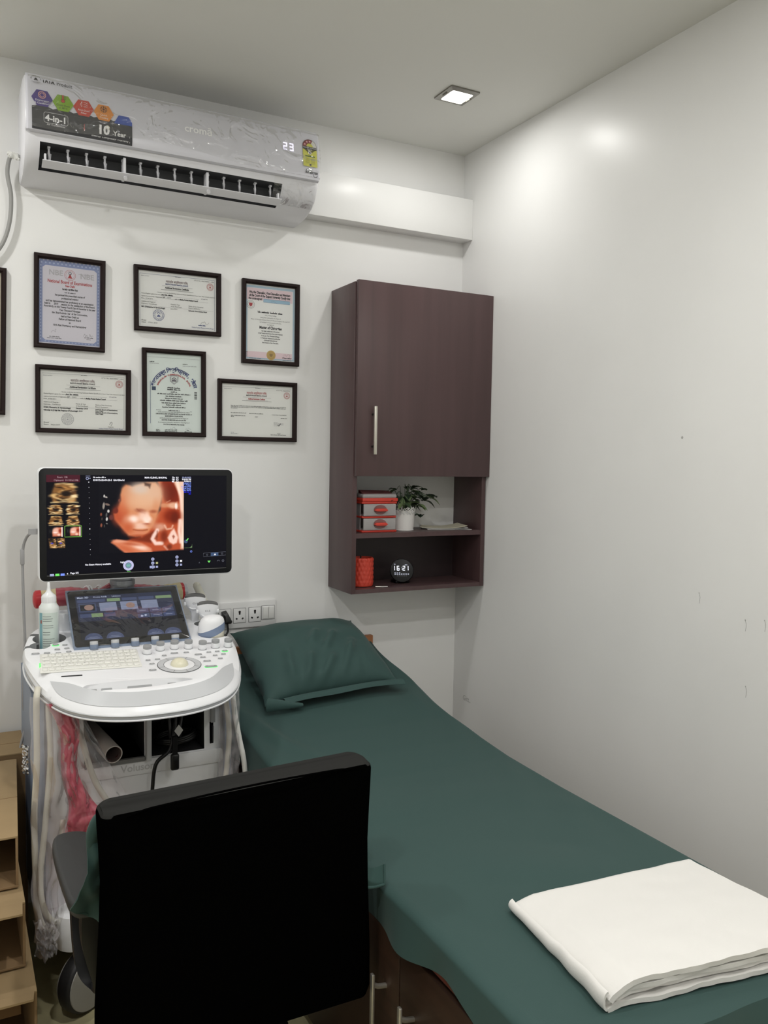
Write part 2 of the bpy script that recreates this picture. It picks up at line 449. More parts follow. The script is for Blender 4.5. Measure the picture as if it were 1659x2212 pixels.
for (hx, hz, k), (l1, l2) in zip(hexc[:4], (('Evaporator', '& Condenser'), ('Cools Even', 'at 48°C'), ('Anti-Dust', 'Filter'), ('Quick', 'Cooling'))):
    PM = PANEL(hx, hz, .0014)
    tm = ink if k == 'green' else white_ink
    b.text(l1, .0085, tm, PM @ T(0, -.010, 0)); b.text(l2, .0080, tm, PM @ T(0, -.0185, 0))
PM = PANEL(-1.640, 2.598, .0016); b.disc(0, .004, .011, mat('sticker_peach', (236, 180, 150), .4), PM, .0095); b.disc(0, .004, .007, mat('sticker_peach'), PM, .0055)
PM = PANEL(-1.581, 2.597, .0016); b.rect(-.002, 0, .002, .017, st['red'], PM); b.disc(0, -.001, .005, st['red'], PM)
b.stroke([(-.003, .018), (-.003, .003)], .0008, ink, PM); b.stroke([(.003, .018), (.003, .003)], .0008, ink, PM); b.disc(0, -.001, .0062, ink, PM, .0054)
for k in range(4): b.stroke([(.005, .005+k*.0035), (.009, .005+k*.0035)], .0009, ink, PM)
PM = PANEL(-1.522, 2.594, .0016)
b.stroke([(-.004, .013), (-.009, .003), (-.006, -.005), (-.004, .013)], .001, white_ink, PM)
for k in range(3): b.stroke([(0, .010-k*.006), (.004, .012-k*.006), (.008, .009-k*.006), (.012, .011-k*.006)], .0009, white_ink, PM)
PM = PANEL(-1.463, 2.592, .0016)
for k in range(6):
    a = PI/3*k+PI/6; e = (.011*math.cos(a), .003+.011*math.sin(a)); b.stroke([(0, .003), e], .0014, ink, PM)
    for d in (-.5, .5): b.stroke([(.0065*math.cos(a), .003+.0065*math.sin(a)), (.0105*math.cos(a+d), .003+.0105*math.sin(a+d))], .0011, ink, PM)
PM = PANEL(-1.602, 2.533, .0012); b.text('4-in-1', .026, white_ink, PM @ T(0, -.006, 0), bold=.0008, res=2)
rr = [(p[0], p[1]) for p in rrect(-.034, -.012, .034, .019, .006, 3)]; b.stroke(rr+rr[:1], .0008, white_ink, PM)
b.text('Air Conditioner', .008, white_ink, PANEL(-1.602, 2.514, .0012))
PM = PANEL(-1.465, 2.518, .0012); b.text('10', .036, white_ink, PM @ T(0, 0, 0), bold=.0014); b.text('Year', .020, white_ink, PM @ T(.029, .001, 0), 'LEFT', bold=.0004)
b.text('Inverter Compressor Warranty', .0085, white_ink, PANEL(-1.445, 2.5065, .0012)); b.disc(.012, .021, .006, mat('medal_ring', (220, 216, 200), .4), PM, .004)
b.stroke([(-1.386+1.39, 0), (-1.386+1.39, .02)], .0008, white_ink, PANEL(-1.39, 2.505, .0012))
PM = PANEL(-1.5215, 2.516, .0012); b.stroke([(0, 0), (0, .02)], .0012, st['red'], PM); b.stroke([(-.003, .007), (.003, .007)], .0012, st['red'], PM)
b.build('feature_sticker', ac, 0)
b = MB(); PM = PANEL(-1.656, 2.649, .0006)
b.disc(0, .0, .0145, mat('grey_ink', (120, 120, 124), .6), PM, .0128, a0=-.1, a1=PI+.1); b.poly([(-.006, -.006), (0, .010), (.006, -.006), (0, -.003)], ink, PM)
b.stroke([(-.012, -.012), (.012, -.012)], .001, mat('grey_ink'), PM); b.stroke([(-.008, -.0145), (.008, -.0145)], .001, mat('grey_ink'), PM)
PM = PANEL(-1.639, 2.643, .0006)
b.text('TATA', .0195, ink, PM, 'LEFT', bold=.0007, res=2, width=.036); b.text('Product', .0185, ink, PM @ T(.041, -.001, 0), 'LEFT', bold=.0001, width=.044)
b.build('maker_emblem', ac, 0)
# energy label
b = MB(); ex = -.776; yel = mat('label_yellow', (206, 205, 76), .4); mar = mat('label_maroon', (128, 36, 40), .4); PM = PANEL(ex, 2.592, .0008)
b.rect(-.026, -.055, .026, .006, yel, PM); b.poly([(-.026, .006), (.026, .006), (.026, .010), (0, -.008), (-.026, .010)], ink, PM, ); b.poly([(-.026, .010), (.026, .010), (.002, -.010), (-.002, -.010)], ink, PM, )
PM2 = PM @ T(0, 0, .0003)
b.disc(0, .016, .026, mat('label_white', (216, 214, 208), .4), PM2 @ T(0, 0, -.0001), a0=0, a1=PI); b.disc(0, .016, .026, mar, PM2, .0001, a0=PI*.36, a1=PI); b.disc(0, .016, .0265, ink, PM2 @ T(0, 0, .0002), .0255, a0=0, a1=PI)
b.rect(-.026, .008, .026, .016, ink, PM2); b.disc(0, .016, .012, yel, PM2 @ T(0, 0, .0003), a0=0, a1=PI)
for a in (2.75, 2.1, 1.5):
    cx_, cy_ = .019*math.cos(a), .016+.019*math.sin(a)
    b.poly([(cx_+(.0045 if q % 2 == 0 else .0019)*math.cos(PI/5*q+PI/2), cy_+(.0045 if q % 2 == 0 else .0019)*math.sin(PI/5*q+PI/2)) for q in range(10)], mat('label_pink', (238, 190, 190), .4), PM2 @ T(0, 0, .0004))
b.text('POWER SAVINGS', .0062, white_ink, PM2 @ T(0, .0095, .0004)); b.text('GUIDE', .006, white_ink, PM2 @ T(0, .003, .0004))
b.disc(0, -.006, .0055, white_ink, PM2 @ T(0, 0, .0005)); b.disc(0, -.006, .0032, ink, PM2 @ T(0, 0, .0007))
b.rect(-.018, -.0205, .018, -.0165, mat('label_green', (60, 96, 40), .4), PM2); b.text('2022', .005, ink, PM2 @ T(0, -.0155, .0002))
for k in range(6):
    b.rect(-.018, -.027-k*.0036, -.002, -.0258-k*.0036, mat('label_olive', (140, 136, 60), .5), PM2); b.rect(.002, -.027-k*.0036, .017, -.0258-k*.0036, mat('label_olive'), PM2)
b.rect(-.0035, -.052, .0035, -.0455, ink, PM2)
b.build('energy_label', ac, 0)
b = MB(); PM = PANEL(-.771, 2.514, .0006); b.text('INVERTER', .0105, ink, PM, bold=.0003)
b.disc(-.012, .008, .009, ink, PM, .0075, a0=.4, a1=PI+.1); b.disc(.014, -.001, .009, ink, PM, .0075, a0=PI, a1=2*PI-.2)
b.build('inverter_emblem', ac, 0)
film = clear('clear_wrapping_film', gloss=.20, fres=.4, rough=.06, haze=.03, bump=1.0, bscale=13, dist=.020)
def film_fn(u, v):
    x = AX0+.012+(AX1-AX0-.016)*u
    z = 2.664-.150*v - .012*math.sin(u*9+1)*max(0, v-.8)*5
    y = pz(max(z, 2.515))
    wr = .0022*abs(vnoise(x*17, z*42, 1.0))+.0035*max(0, vnoise(x*5+3, z*14, 7))**2
    return (x, y-.0024-wr, z)
b = MB(); b.grid(film_fn, 150, 40, film)
def film_low(u, v):
    x = AX1-.165+.160*u; z = 2.506-.09*v; y = float(np.interp(z, [2.412, 2.437, 2.470, 2.495, 2.506], [-.150, -.186, -.206, -.214, -.232]))
    return (x, y-.002-.003*abs(vnoise(x*22, z*30, 4)), z)
b.grid(film_low, 30, 18, film)
b.build('wrapping_film', ac, 80)
b = MB()
gp = mat('grey_cable_sheath', (150, 150, 148), .5)
path = [(-1.688, -.06, 2.462), (-1.712, -.045, 2.468), (-1.722, -.04, 2.45), (-1.726, -.035, 2.41), (-1.716, -.03, 2.345), (-1.722, -.026, 2.26), (-1.748, -.022, 2.185), (-1.80, -.02, 2.13), (-1.90, -.02, 2.10)]
b.tube(path, .0065, gp, 10, step=8)
wrp = [(-1.690-.034*k/60, -.055+.004*math.sin(k*.9), 2.462+.008*math.sin(k*1.0)+.006*k/60) for k in range(61)]
b.tube(wrp, .004, mat('white_spiral_wrap', (226, 226, 222), .5), 6)
tag(b.build('power_cable'), 'grey cable hanging in a curve from the left end of the air conditioner', 'cable')

# ================================================================== CERTIFICATES
fr_m = mat('dark_brown_frame', (32, 20, 19), 0.55, spec=.2, vary=.12, vscale=60, stretch=(1, 1, 8))
glass = clear('picture_glass', gloss=.03, rough=.02)
pap = dict(white=mat('paper_white', (238, 239, 237), .7), mauve=mat('paper_mauve', (216, 213, 222), .7), green=mat('paper_pale_green', (224, 233, 229), .7), grey=mat('paper_grey', (232, 233, 229), .7))
red_ink = mat('red_ink', (176, 62, 66), .6); blue_ink = mat('blue_ink', (46, 62, 122), .6); soft_ink = mat('soft_grey_ink', (150, 150, 156), .6)
def picture(label, x, z, wd, h, paper, draw, tilt=0.0):
    """x, z = top left corner of the moulding on the back wall"""
    cx, cz = x+wd/2, z-h/2
    t = thing('framed_certificate', label, 'framed certificate', (cx, 0, cz-h/2), 'certificates on the back wall')
    mo = .0155; W0 = WALL(cx, 0, cz) @ RZ(tilt)
    b = MB()
    def ring(d, zz): return [(-wd/2+d, -h/2+d, zz), (wd/2-d, -h/2+d, zz), (wd/2-d, h/2-d, zz), (-wd/2+d, h/2-d, zz)]
    b.loft([ring(0, .001), ring(0, .017), ring(.003, .020), ring(.010, .0195), ring(mo, .013), ring(mo, .004)], fr_m, False, False, W0)
    b.build('frame', t, 20)
    b = MB(); pw, ph = wd/2-mo, h/2-mo
    b.rect(-pw, -ph, pw, ph, paper, W0, .0045)
    draw(b, W0 @ T(0, 0, .0052), pw, ph)
    b.build('certificate', t, 0)
    b = MB(); b.rect(-pw, -ph, pw, ph, glass, W0, .0075); b.build('glass', t, 0)
def lines(b, M, rows, x=0.0):
    for v, s, txt, m_, *k in rows:
        al = k[0] if k else 'CENTER'; xx = k[1] if len(k) > 1 else 0.0
        kw = k[2] if len(k) > 2 else {}
        b.text(txt, s, m_, M @ T(xx, v, 0), al, **kw)
def seal(b, M, x, y, r, m_, txt=None, inner=True):
    b.disc(x, y, r, m_, M, r*.93); b.disc(x, y, r*.68, m_, M, r*.63)
    for k in range(18):
        a = 2*PI*k/18+.1
        b.stroke([(x+r*.74*math.cos(a), y+r*.74*math.sin(a)), (x+r*.87*math.cos(a+.05), y+r*.87*math.sin(a+.05))], r*.10, m_, M)
    if inner:
        b.poly([(x-r*.35, y-r*.3), (x+r*.35, y-r*.3), (x+r*.1, y+r*.1), (x-r*.1, y+r*.1)], m_, M); b.disc(x, y+r*.2, r*.3, m_, M, r*.2, a0=0, a1=PI)
def sign(b, M, x, y, s, m_, seed=1, n=9):
    rn = random.Random(seed)
    b.stroke(smooth_path([(x+s*k/n, y+s*.22*rn.uniform(-1, 1), 0) for k in range(n+1)], 4), s*.022, m_, M)
def scrib(b, M, x, y, wd, h, m_, seed=0, gap=.18):
    """a line of writing too small to read: word-like strokes"""
    rn = random.Random(seed); u = x
    while u < x+wd:
        L = rn.uniform(1.2, 4.5)*h
        e = min(u+L, x+wd)
        b.rect(u, y, e, y+h*.5, m_, M)
        q = u
        while q < e:
            if rn.random() < .35: b.rect(q, y+h*.45, min(q+h*.22, e), y+h*.95, m_, M)
            q += h*.4
        u = e+h*.45
bold = dict(bold=.0003)
def draw_nbe(b, M, pw, ph):
    blu = mat('border_blue', (136, 148, 188), .6); blu2 = mat('border_pale_blue', (176, 186, 214), .6)
    b.rect(-pw, -ph+.004, pw-.001, ph-.006, blu, M, -.0004)
    b.prism([(-pw+.011, -ph+.020), (-pw+.020, -ph+.012), (pw-.020, -ph+.012), (pw-.011, -ph+.020), (pw-.011, ph-.026), (pw-.020, ph-.019), (-pw+.020, ph-.019), (-pw+.011, ph-.026)], -.0003, -.0001, pap['mauve'], M=M)
    n = 15
    for k in range(n):
        b.disc(-pw+.008+(2*pw-.016)*k/(n-1), ph-.0065, .0062, blu, M, n=12, z=-.0003); b.disc(-pw+.008+(2*pw-.016)*k/(n-1), ph-.011, .0028, blu2, M, n=10)
    for k in range(24):
        v = -ph+.015+(2*ph-.035)*k/23
        for sx in (-1, 1): b.rect(sx*(pw-.0055)-.002, v-.0030, sx*(pw-.0055)+.002, v+.0012, blu2, M)
    for k in range(16): b.rect(-pw+.018+k*.0105, -ph+.0065, -pw+.023+k*.0105, -ph+.0095, blu2, M)
    gi = mat('embossed_grey', (184, 182, 188), .6)
    b.text('NBE', .024, gi, M @ T(-.044, .089, 0), bold=.0006); b.text('NBE', .024, gi, M @ T(.054, .086, 0), bold=.0006)
    b.disc(.0, .093, .0175, red_ink, M, .0165); b.disc(0, .093, .0135, red_ink, M, .0128)
    b.poly([(-.007, .083), (.007, .083), (.0015, .095), (-.0015, .095)], red_ink, M); b.disc(0, .099, .005, ink, M, .0036); b.stroke([(0, .094), (0, .098)], .0016, ink, M)
    b.rect(.026, .0995, .066, .1003, soft_ink, M)
    for v, s, t_, m_, wd in ((.064, .0150, 'National Board of Examinations', red_ink, .140), (.0535, .0100, 'New Delhi', red_ink, .030), (.043, .0090, 'hereby certifies that', ink, .049)):
        b.text(t_, s, m_, M @ T(0, v, 0), bold=.0004, width=wd, shear=.08)
    scrib(b, M, -.017, .0335, .034, .0042, ink, 3)
    for v, t_, wd in ((.0225, 'has pursued the prescribed course of', .094), (.0125, 'professional training', .054), (.0015, 'and has demonstrated her proficiency at an examination', .150), (-.0075, 'held in      2019     session to the satisfaction of the Board.', .158), (-.0165, 'Accordingly, on this Twenty Fourth Day of December in the year', .162), (-.0265, 'Two Thousand Nineteen', .066), (-.036, 'the  Board admits  her  of the Convocation,', .112), (-.0465, 'held at New Delhi as', .056), (-.056, 'Fellow of National Board', .070), (-.066, 'in', .006), (-.0765, 'High Risk Pregnancy and Perinatology', .104)):
        b.text(t_, .0088, ink, M @ T(0, v, 0), width=wd, bold=.0003, shear=.08)
    sign(b, M @ T(-.058, -.101, 0) @ RZ(.6), 0, 0, .020, ink, 5); sign(b, M, .044, -.101, .030, ink, 8)
    scrib(b, M, -.064, -.1135, .034, .0030, ink, 4); scrib(b, M, -.071, -.1185, .046, .0028, ink, 6)
    scrib(b, M, .046, -.109, .028, .0030, ink, 7); scrib(b, M, .053, -.1145, .014, .0028, ink, 9)
HINDI = 'मध्यप्रदेश आयुर् ' + 'िवज्ञान प' + 'िरषद्'
HINDI = 'मध्यप्रदेश आयुर्' + 'िवज्ञान पर' + 'िषद्'
def draw_reg(which):
    def d(b, M, pw, ph):
        first = which != 'plain'
        fi = soft_ink
        rim = [(-pw+.005, -ph+.004), (-pw+.005, ph-.011), (pw-.006, ph-.009), (pw-.006, -ph+.004)]
        b.stroke(rim, .0008, blue_ink if which == 'top' else soft_ink, M)
        scrib(b, M, -pw+.009, ph-.019, .028, .0026, soft_ink, 2); b.text('CT Sr. No. Addl./MPMC - 1234' if first else 'CT Sr. No. Addl./MPMC', .0056, ink, M @ T(pw-.009, ph-.018, 0), 'RIGHT', shear=.2)
        scrib(b, M, -.010, ph-.012, .020, .0024, ink, 12)
        b.text(HINDI, .0110, mat('maroon_ink', (110, 78, 84), .6) if which != 'plain' else red_ink, M @ T(-.004, ph-.034, 0), width=.078, bold=.0001)
        b.text('MADHYA PRADESH MEDICAL COUNCIL', .0062, blue_ink if which == 'top' else ink, M @ T(-.004, ph-.0415, 0), width=.080, bold=.0002)
        b.rect(-.056, ph-.0465, .052, ph-.0458, soft_ink, M); 
        b.text('Additional Registration Certificate', .0080, ink if which != 'plain' else red_ink, M @ T(-.004, ph-.0545, 0), width=.084 if which != 'plain' else .066, shear=.15, bold=.0003)
        b.rect(-.060, ph-.0600, .054, ph-.0592, ink, M); b.rect(-.045, ph-.0568, .040, ph-.0562, soft_ink, M)
        seal(b, M, pw-.022, ph-.034, .0125, red_ink)
        if which == 'plain':
            for k, v in enumerate((.004, -.0005, -.005)): scrib(b, M, -.102, v+.012, .214 if k < 2 else .024, .0028, ink, 30+k)
            scrib(b, M, -.102, -.010, .058, .0026, ink, 41); scrib(b, M, -.033, -.0105, .055, .0026, ink, 42); scrib(b, M, .056, -.0125, .058, .0026, ink, 43)
            scrib(b, M, -.102, -.020, .055, .0030, ink, 44); scrib(b, M, -.102, -.024, .012, .0028, ink, 45); scrib(b, M, -.011, -.0225, .013, .0028, ink, 46); scrib(b, M, .091, -.0245, .025, .0030, ink, 47)
            for k in range(4): scrib(b, M, .064, -.040-.0042*k, (.016, .040, .038, .020)[k], .0018, soft_ink, 50+k)
            b.stroke([(.080, -.048), (.084, -.053), (.091, -.043)], .0026, ink, M)
            scrib(b, M, -.102, -.082, .012, .0028, soft_ink, 60); scrib(b, M, -.102, -.0865, .028, .0028, soft_ink, 61)
            scrib(b, M, .078, -.083, .014, .0028, ink, 62); scrib(b, M, .052, -.0875, .062, .0028, ink, 63)
            return
        b.text('I hereby certify that the following Additional Medical Qualification/s have / been duly entered in the State', .0050, ink, M @ T(.030, .0245, 0), width=.205, shear=.2)
        b.text('Medical Register against the name of Dr.', .0056, ink, M @ T(-pw+.010, .0165, 0), 'LEFT', shear=.1, width=.078); scrib(b, M, -.058+.0, .0168, .040, .0046, ink, 71)
        b.rect(-.06, .0145, .074, .0150, soft_ink, M); scrib(b, M, .082, .0160, .024, .0036, soft_ink, 72)
        b.text('registered permanently at Registration no.', .0056, ink, M @ T(-pw+.010, .0075, 0), 'LEFT', shear=.1, width=.078); b.text('MP - 12415', .0062, ink, M @ T(-.053, .0078, 0), 'LEFT'); b.text('with the', .0052, ink, M @ T(-.012, .0060, 0), 'LEFT', shear=.2); b.text('Madhya Pradesh Medical Council', .0066, ink, M @ T(.006, .0055, 0), 'LEFT', bold=.0003, width=.064)
        b.rect(-.055, .0055, .108, .0060, soft_ink, M)
        b.text('Date  07/06/2011', .0056, ink, M @ T(-pw+.010, -.0005, 0), 'LEFT'); b.rect(-pw+.02, -.0025, -.074, -.0020, soft_ink, M)
        b.text('Additional Degree /', .0062, ink, M @ T(-pw+.010, -.0115, 0), 'LEFT'); b.text('Diploma / Certificate', .0062, ink, M @ T(-pw+.010, -.0190, 0), 'LEFT')
        b.text('Month & Year', .0056, ink, M @ T(-.026, -.0135, 0), 'LEFT'); b.text('of the Final Exam', .0056, ink, M @ T(-.026, -.0205, 0), 'LEFT'); b.text('Name of the University', .0056, ink, M @ T(.037, -.0140, 0), 'LEFT'); b.text('Board / Institution', .0056, ink, M @ T(.037, -.0205, 0), 'LEFT')
        b.rect(-pw+.010, -.0235, pw-.010, -.0231, soft_ink, M)
        if which == 'top':
            b.text('MD (Obstetrics & Gynaecology)', .0062, ink, M @ T(-pw+.010, -.0295, 0), 'LEFT', bold=.0003); b.text('June 2015', .0058, ink, M @ T(-.026, -.0290, 0), 'LEFT'); b.text('Barkatullah Vishwavidyalaya, Bhopal', .0058, ink, M @ T(.037, -.0300, 0), 'LEFT', bold=.0002, width=.066)
            seal(b, M, -.068, -.053, .0195, mat('stamp_blue', (98, 104, 148), .6))
            sign(b, M, .080, -.068, .030, ink, 14, 6); scrib(b, M, .072, -.078, .026, .0045, blue_ink, 81); b.text('Madhya Pradesh Medical Council, Bhopal', .0062, blue_ink, M @ T(pw-.010, -.0870, 0), 'RIGHT', width=.078)
            b.text('Bhopal', .0060, ink, M @ T(-pw+.010, -.0755, 0), 'LEFT'); b.text('Dated    17-Nov-2018', .0060, ink, M @ T(-pw+.010, -.0825, 0), 'LEFT', shear=.1)
        else:
            b.text('DNB (Obstetrics & Gynaecology)', .0062, ink, M @ T(-pw+.010, -.0290, 0), 'LEFT', bold=.0003); b.text('December 2018', .0058, ink, M @ T(-.026, -.0285, 0), 'LEFT', bold=.0002)
            b.text('Fellowship In (I) High Risk Pregnancy & Perinatology', .0062, ink, M @ T(-pw+.010, -.0380, 0), 'LEFT', bold=.0003, width=.105); b.text('July 2019', .0058, ink, M @ T(-.026, -.0375, 0), 'LEFT', bold=.0002)
            for k, t_ in enumerate(('National Board of Examinations,', 'New Delhi.', 'National Board of Examinations,', 'New Delhi.')): b.text(t_, .0056, ink, M @ T(.037, -.0295-.0050*k, 0), 'LEFT', bold=.0002)
            seal(b, M, -.052, -.064, .0195, mat('stamp_grey', (172, 172, 176), .6), inner=False); seal(b, M, -.052, -.064, .010, mat('stamp_grey'))
            b.stroke(smooth_path([(.083, -.078, 0), (.086, -.072, 0), (.090, -.068, 0), (.092, -.074, 0), (.088, -.081, 0)], 5), .0010, ink, M); b.text('Registrar', .0050, ink, M @ T(.088, -.0865, 0)); b.text('Madhya Pradesh Medical Council, Bhopal', .0058, blue_ink, M @ T(pw-.010, -.0930, 0), 'RIGHT', width=.078)
            b.text('Bhopal', .0060, ink, M @ T(-pw+.010, -.0790, 0), 'LEFT'); b.text('Dated    08-Jan-2019', .0060, ink, M @ T(-pw+.010, -.0860, 0), 'LEFT', shear=.1)
    return d
def draw_gujarat(b, M, pw, ph):
    pb = mat('band_blue', (174, 198, 214), .6); pp = mat('band_pink', (228, 206, 212), .6)
    b.rect(-pw+.001, -ph+.003, pw-.001, ph-.004, pb, M, -.0005); b.rect(-pw+.007, -ph+.010, pw-.008, ph-.012, pap['white'], M, -.0003)
    b.rect(-pw+.004, ph-.056, pw-.010, ph-.013, pp, M, -.0001); b.rect(-pw+.004, -ph+.008, pw-.010, -ph+.030, pp, M, -.0001)
    for v, t_, wd in ((.105, 'We, the Chancellor, Vice-Chancellor and Members', .160), (.0935, 'of the Court of the Gujarat University Certify that', .160)):
        b.text(t_, .0120, ink, M @ T(-.003, v, 0), width=wd, bold=.0006, shear=.05)
    b.text('the undersigned', .0115, ink, M @ T(-.085, .0825, 0), 'LEFT', width=.052, bold=.0005, shear=.05)
    b.rect(-.028, .0755, .076, .0875, mat('box_blue', (158, 192, 214), .6), M); b.stroke([(-.028, .0755), (.076, .0755), (.076, .0875), (-.028, .0875), (-.028, .0755)], .0008, blue_ink, M); sign(b, M, .002, .0815, .020, ink, 21, 5)
    b.disc(-.077, .063, .0150, ink, M, .0142); b.poly([(-.084, .069), (-.070, .069), (-.071, .060), (-.077, .055), (-.083, .060)], red_ink, M); b.disc(-.077, .063, .011, ink, M, .0104)
    scrib(b, M, -.050, .0360, .096, .0075, ink, 91)
    for v, t_, wd, s in ((.0265, 'of B. J. Medical College', .045, .006), (.0175, 'having been examined for the degree of', .080, .006), (.0090, 'Master of Chirurgiae (Genito Urinary) & Obstetric Surgery in the year 2017', .152, .006), (.0005, 'and adjudged to have passed in the same,', .084, .006), (-.0075, 'the degree of', .026, .006)):
        b.text(t_, s, ink, M @ T(0, v, 0), width=wd, shear=.12)
    b.text('Master of Chirurgiae', .0140, ink, M @ T(0, -.0215, 0), width=.087, bold=.0006, shear=.05)
    for v, t_, wd in ((-.0315, 'has been conferred on the above', .070), (-.0400, 'at the Twenty-second day of the month of January', .096), (-.0490, 'in the year Two Thousand Eighteen.', .072), (-.0575, 'In Testimony whereof are set the Seal', .076), (-.0655, 'of the said University and', .052), (-.0740, 'the Signature of the Chancellor.', .064)):
        b.text(t_, .0062, ink, M @ T(0, v, 0), width=wd, shear=.12, bold=.0002)
    gold = mat('gold_foil', (176, 148, 84), .35, .5)
    b.disc(.003, -.117, .0178, gold, M, n=40); b.disc(.003, -.117, .0125, mat('gold_foil_dark', (138, 112, 60), .4, .4), M @ T(0, 0, .0002), .0116); b.poly([(-.004, -.111), (.010, -.111), (.009, -.119), (.003, -.124), (-.003, -.119)], mat('gold_foil_dark'), M @ T(0, 0, .0002))
    sign(b, M, .052, -.114, .026, ink, 33, 7); b.text('Chancellor', .0085, ink, M @ T(.066, -.1265, 0), bold=.0003, shear=.05); scrib(b, M, .048, -.1335, .036, .0026, ink, 95); scrib(b, M, -.081, -.1325, .044, .0026, ink, 96)
    b.text('11113', .008, ink, M @ T(-.088, -.118, 0) @ RZ(PI/2), bold=.0002)
def arc_text(b, parts, R, a0, a1, size, m_, M, bold_=.0004):
    n = len(parts)
    for k, p_ in enumerate(parts):
        a = a0+(a1-a0)*(k+.5)/n
        b.text(p_, size, m_, M @ T(R*math.cos(a), R*math.sin(a), 0) @ RZ(a-PI/2), bold=bold_)
def draw_bu(b, M, pw, ph):
    scrib(b, M, -.085, ph-.031, .016, .0032, ink, 101); scrib(b, M, -.085, ph-.036, .032, .0026, soft_ink, 102); scrib(b, M, .030, ph-.034, .018, .0032, ink, 103); scrib(b, M, .030, ph-.040, .050, .0026, soft_ink, 104)
    b.rect(-.092, ph-.014, .092, ph-.0135, soft_ink, M)
    A = M @ T(0, .003, 0)
    hin = ['ब', 'र', 'क', 'त', 'उ', 'ल्', 'ला', ' ', 'िव', 'श्', 'व', 'िव', 'द्', 'या', 'ल', 'य', ',', ' ', 'भो', 'पा', 'ल']
    arc_text(b, hin, .0725, PI*.915, PI*.085, .0185, blue_ink, A, .0005)
    arc_text(b, list('BARKATULLAH VISHWAVIDYALAYA, BHOPAL'), .0600, PI*.88, PI*.12, .0078, red_ink, A, .0003)
    sh = lambda k: [(-.0145*k, .058-.0), (-.010*k, .0625*1), (.010*k, .0625), (.0145*k, .058), (.0140*k, .043), (0, .033-.001*k), (-.0140*k, .043)]
    cg = mat('crest_grey', (100, 92, 104), .6)
    s1 = [(-.0145, .060), (-.010, .0635), (.010, .0635), (.0145, .060), (.0135, .042), (0, .032), (-.0135, .042), (-.0145, .060)]
    b.stroke(s1, .0014, cg, M); b.stroke([(x*.8, .048+(y-.048)*.8) for x, y in s1], .0009, cg, M)
    b.disc(0, .047, .0085, cg, M, .006, a0=0, a1=PI); b.rect(-.008, .0415, .008, .0465, cg, M); b.disc(0, .047, .0035, cg, M, a0=0, a1=PI)
    b.rect(-.078, .0085, -.064, .0215, mat('patch_blue', (40, 62, 92), .6), M)
    for k in range(9): b.rect(.072, -.018+k*.0031, .0815, -.0166+k*.0031 + (.0012 if k % 3 == 1 else 0), mat('code_grey', (88, 90, 92), .6), M)
    b.rect(-.0835, -.108, -.0822, .040, blue_ink, M)
    rows = [(.0175, .046, .005), (.0110, .046, .0052), (.0030, .022, .0050), (-.0045, .116, .0048), (-.0125, .058, .0046), (-.0200, .062, .0042), (-.0275, .098, .0048), (-.0360, .086, .0044), (-.0430, .054, .0044), (-.0510, .082, .0050)]
    for i, (v, wd, h) in enumerate(rows): scrib(b, M, -wd/2-.001, v, wd, h, ink, 110+i)
    b.text('Doctor of Medicine', .0065, ink, M @ T(0, .0180-.0005, .0001)) if False else None
    for i, (v, wd, t_) in enumerate(((-.0620, .040, 'Ms.'), (-.0680, .112, 'of this institution has been duly admitted in the subject'), (-.0750, .128, 'OBSTETRICS AND GYNAECOLOGY as a Regular student of'), (-.0825, .064, 'GANDHI MEDICAL COLLEGE, BHOPAL'), (-.0895, .100, 'and having passed the examination for the Degree of'), (-.0965, .086, 'DOCTOR OF MEDICINE held in the year 2015'), (-.1045, .110, 'In recognition thereof is admitted to the Degree of'), (-.1120, .074, 'DOCTOR OF MEDICINE of this University'))):
        if i == 0: scrib(b, M, -.020, v, .040, .0036, ink, 130); scrib(b, M, -.064, v+.001, .018, .003, soft_ink, 131); scrib(b, M, .056, v-.002, .007, .003, soft_ink, 132)
        else: b.text(t_, .0056, ink, M @ T(-.001, v, 0), width=wd, bold=.0002 if i in (3, 5, 7, 2) else 0)
    sign(b, M, -.063, -.1235, .010, soft_ink, 41, 5); sign(b, M, -.014, -.1225, .024, soft_ink, 42, 10); sign(b, M, .040, -.1245, .020, soft_ink, 43, 8)
    for i, (x_, v, wd) in enumerate(((-.064, -.1305, .014), (-.064, -.1350, .014), (-.034, -.1305, .044), (-.034, -.1355, .044), (.044, -.1310, .010), (.036, -.1360, .027))): scrib(b, M, x_, v, wd, .0032, ink, 140+i)
def draw_plain(b, M, pw, ph):
    b.rect(-pw+.004, -ph+.006, pw-.004, ph-.006, mat('paper_cream', (228, 222, 204), .7), M, -.0003)
FW, FH = .223, .305
picture('dark-framed certificate with a scalloped blue border, at top left above the monitor', -1.650, 2.1815, FW, FH, pap['mauve'], draw_nbe, -.012)
picture('dark-framed landscape certificate with a round blue stamp, at top centre', -1.331, 2.1835, FH, FW, pap['white'], draw_reg('top'), .004)
picture('dark-framed certificate with a gold seal and pink bands, nearest the cabinet in the top row', -.9465, 2.1785, FW, FH, pap['white'], draw_gujarat, 0)
picture('dark-framed pale green certificate headed by an arch of blue lettering', -1.3037, 1.9025, FW, FH, pap['green'], draw_bu, .004)
picture('dark-framed landscape certificate with a faint grey stamp, directly above the monitor screen', -1.6485, 1.8215, FH, FW, pap['grey'], draw_reg('low'), -.006)
picture('dark-framed landscape certificate with a black tick mark, at lower right of the group', -1.0356, 1.8115, FH, FW, pap['grey'], draw_reg('plain'), 0)
picture('dark-framed cream document mostly cut off by the left edge of the photo', -2.085, 2.1245, .35, .468, mat('paper_cream', (228, 222, 204), .7), draw_plain, -.02)

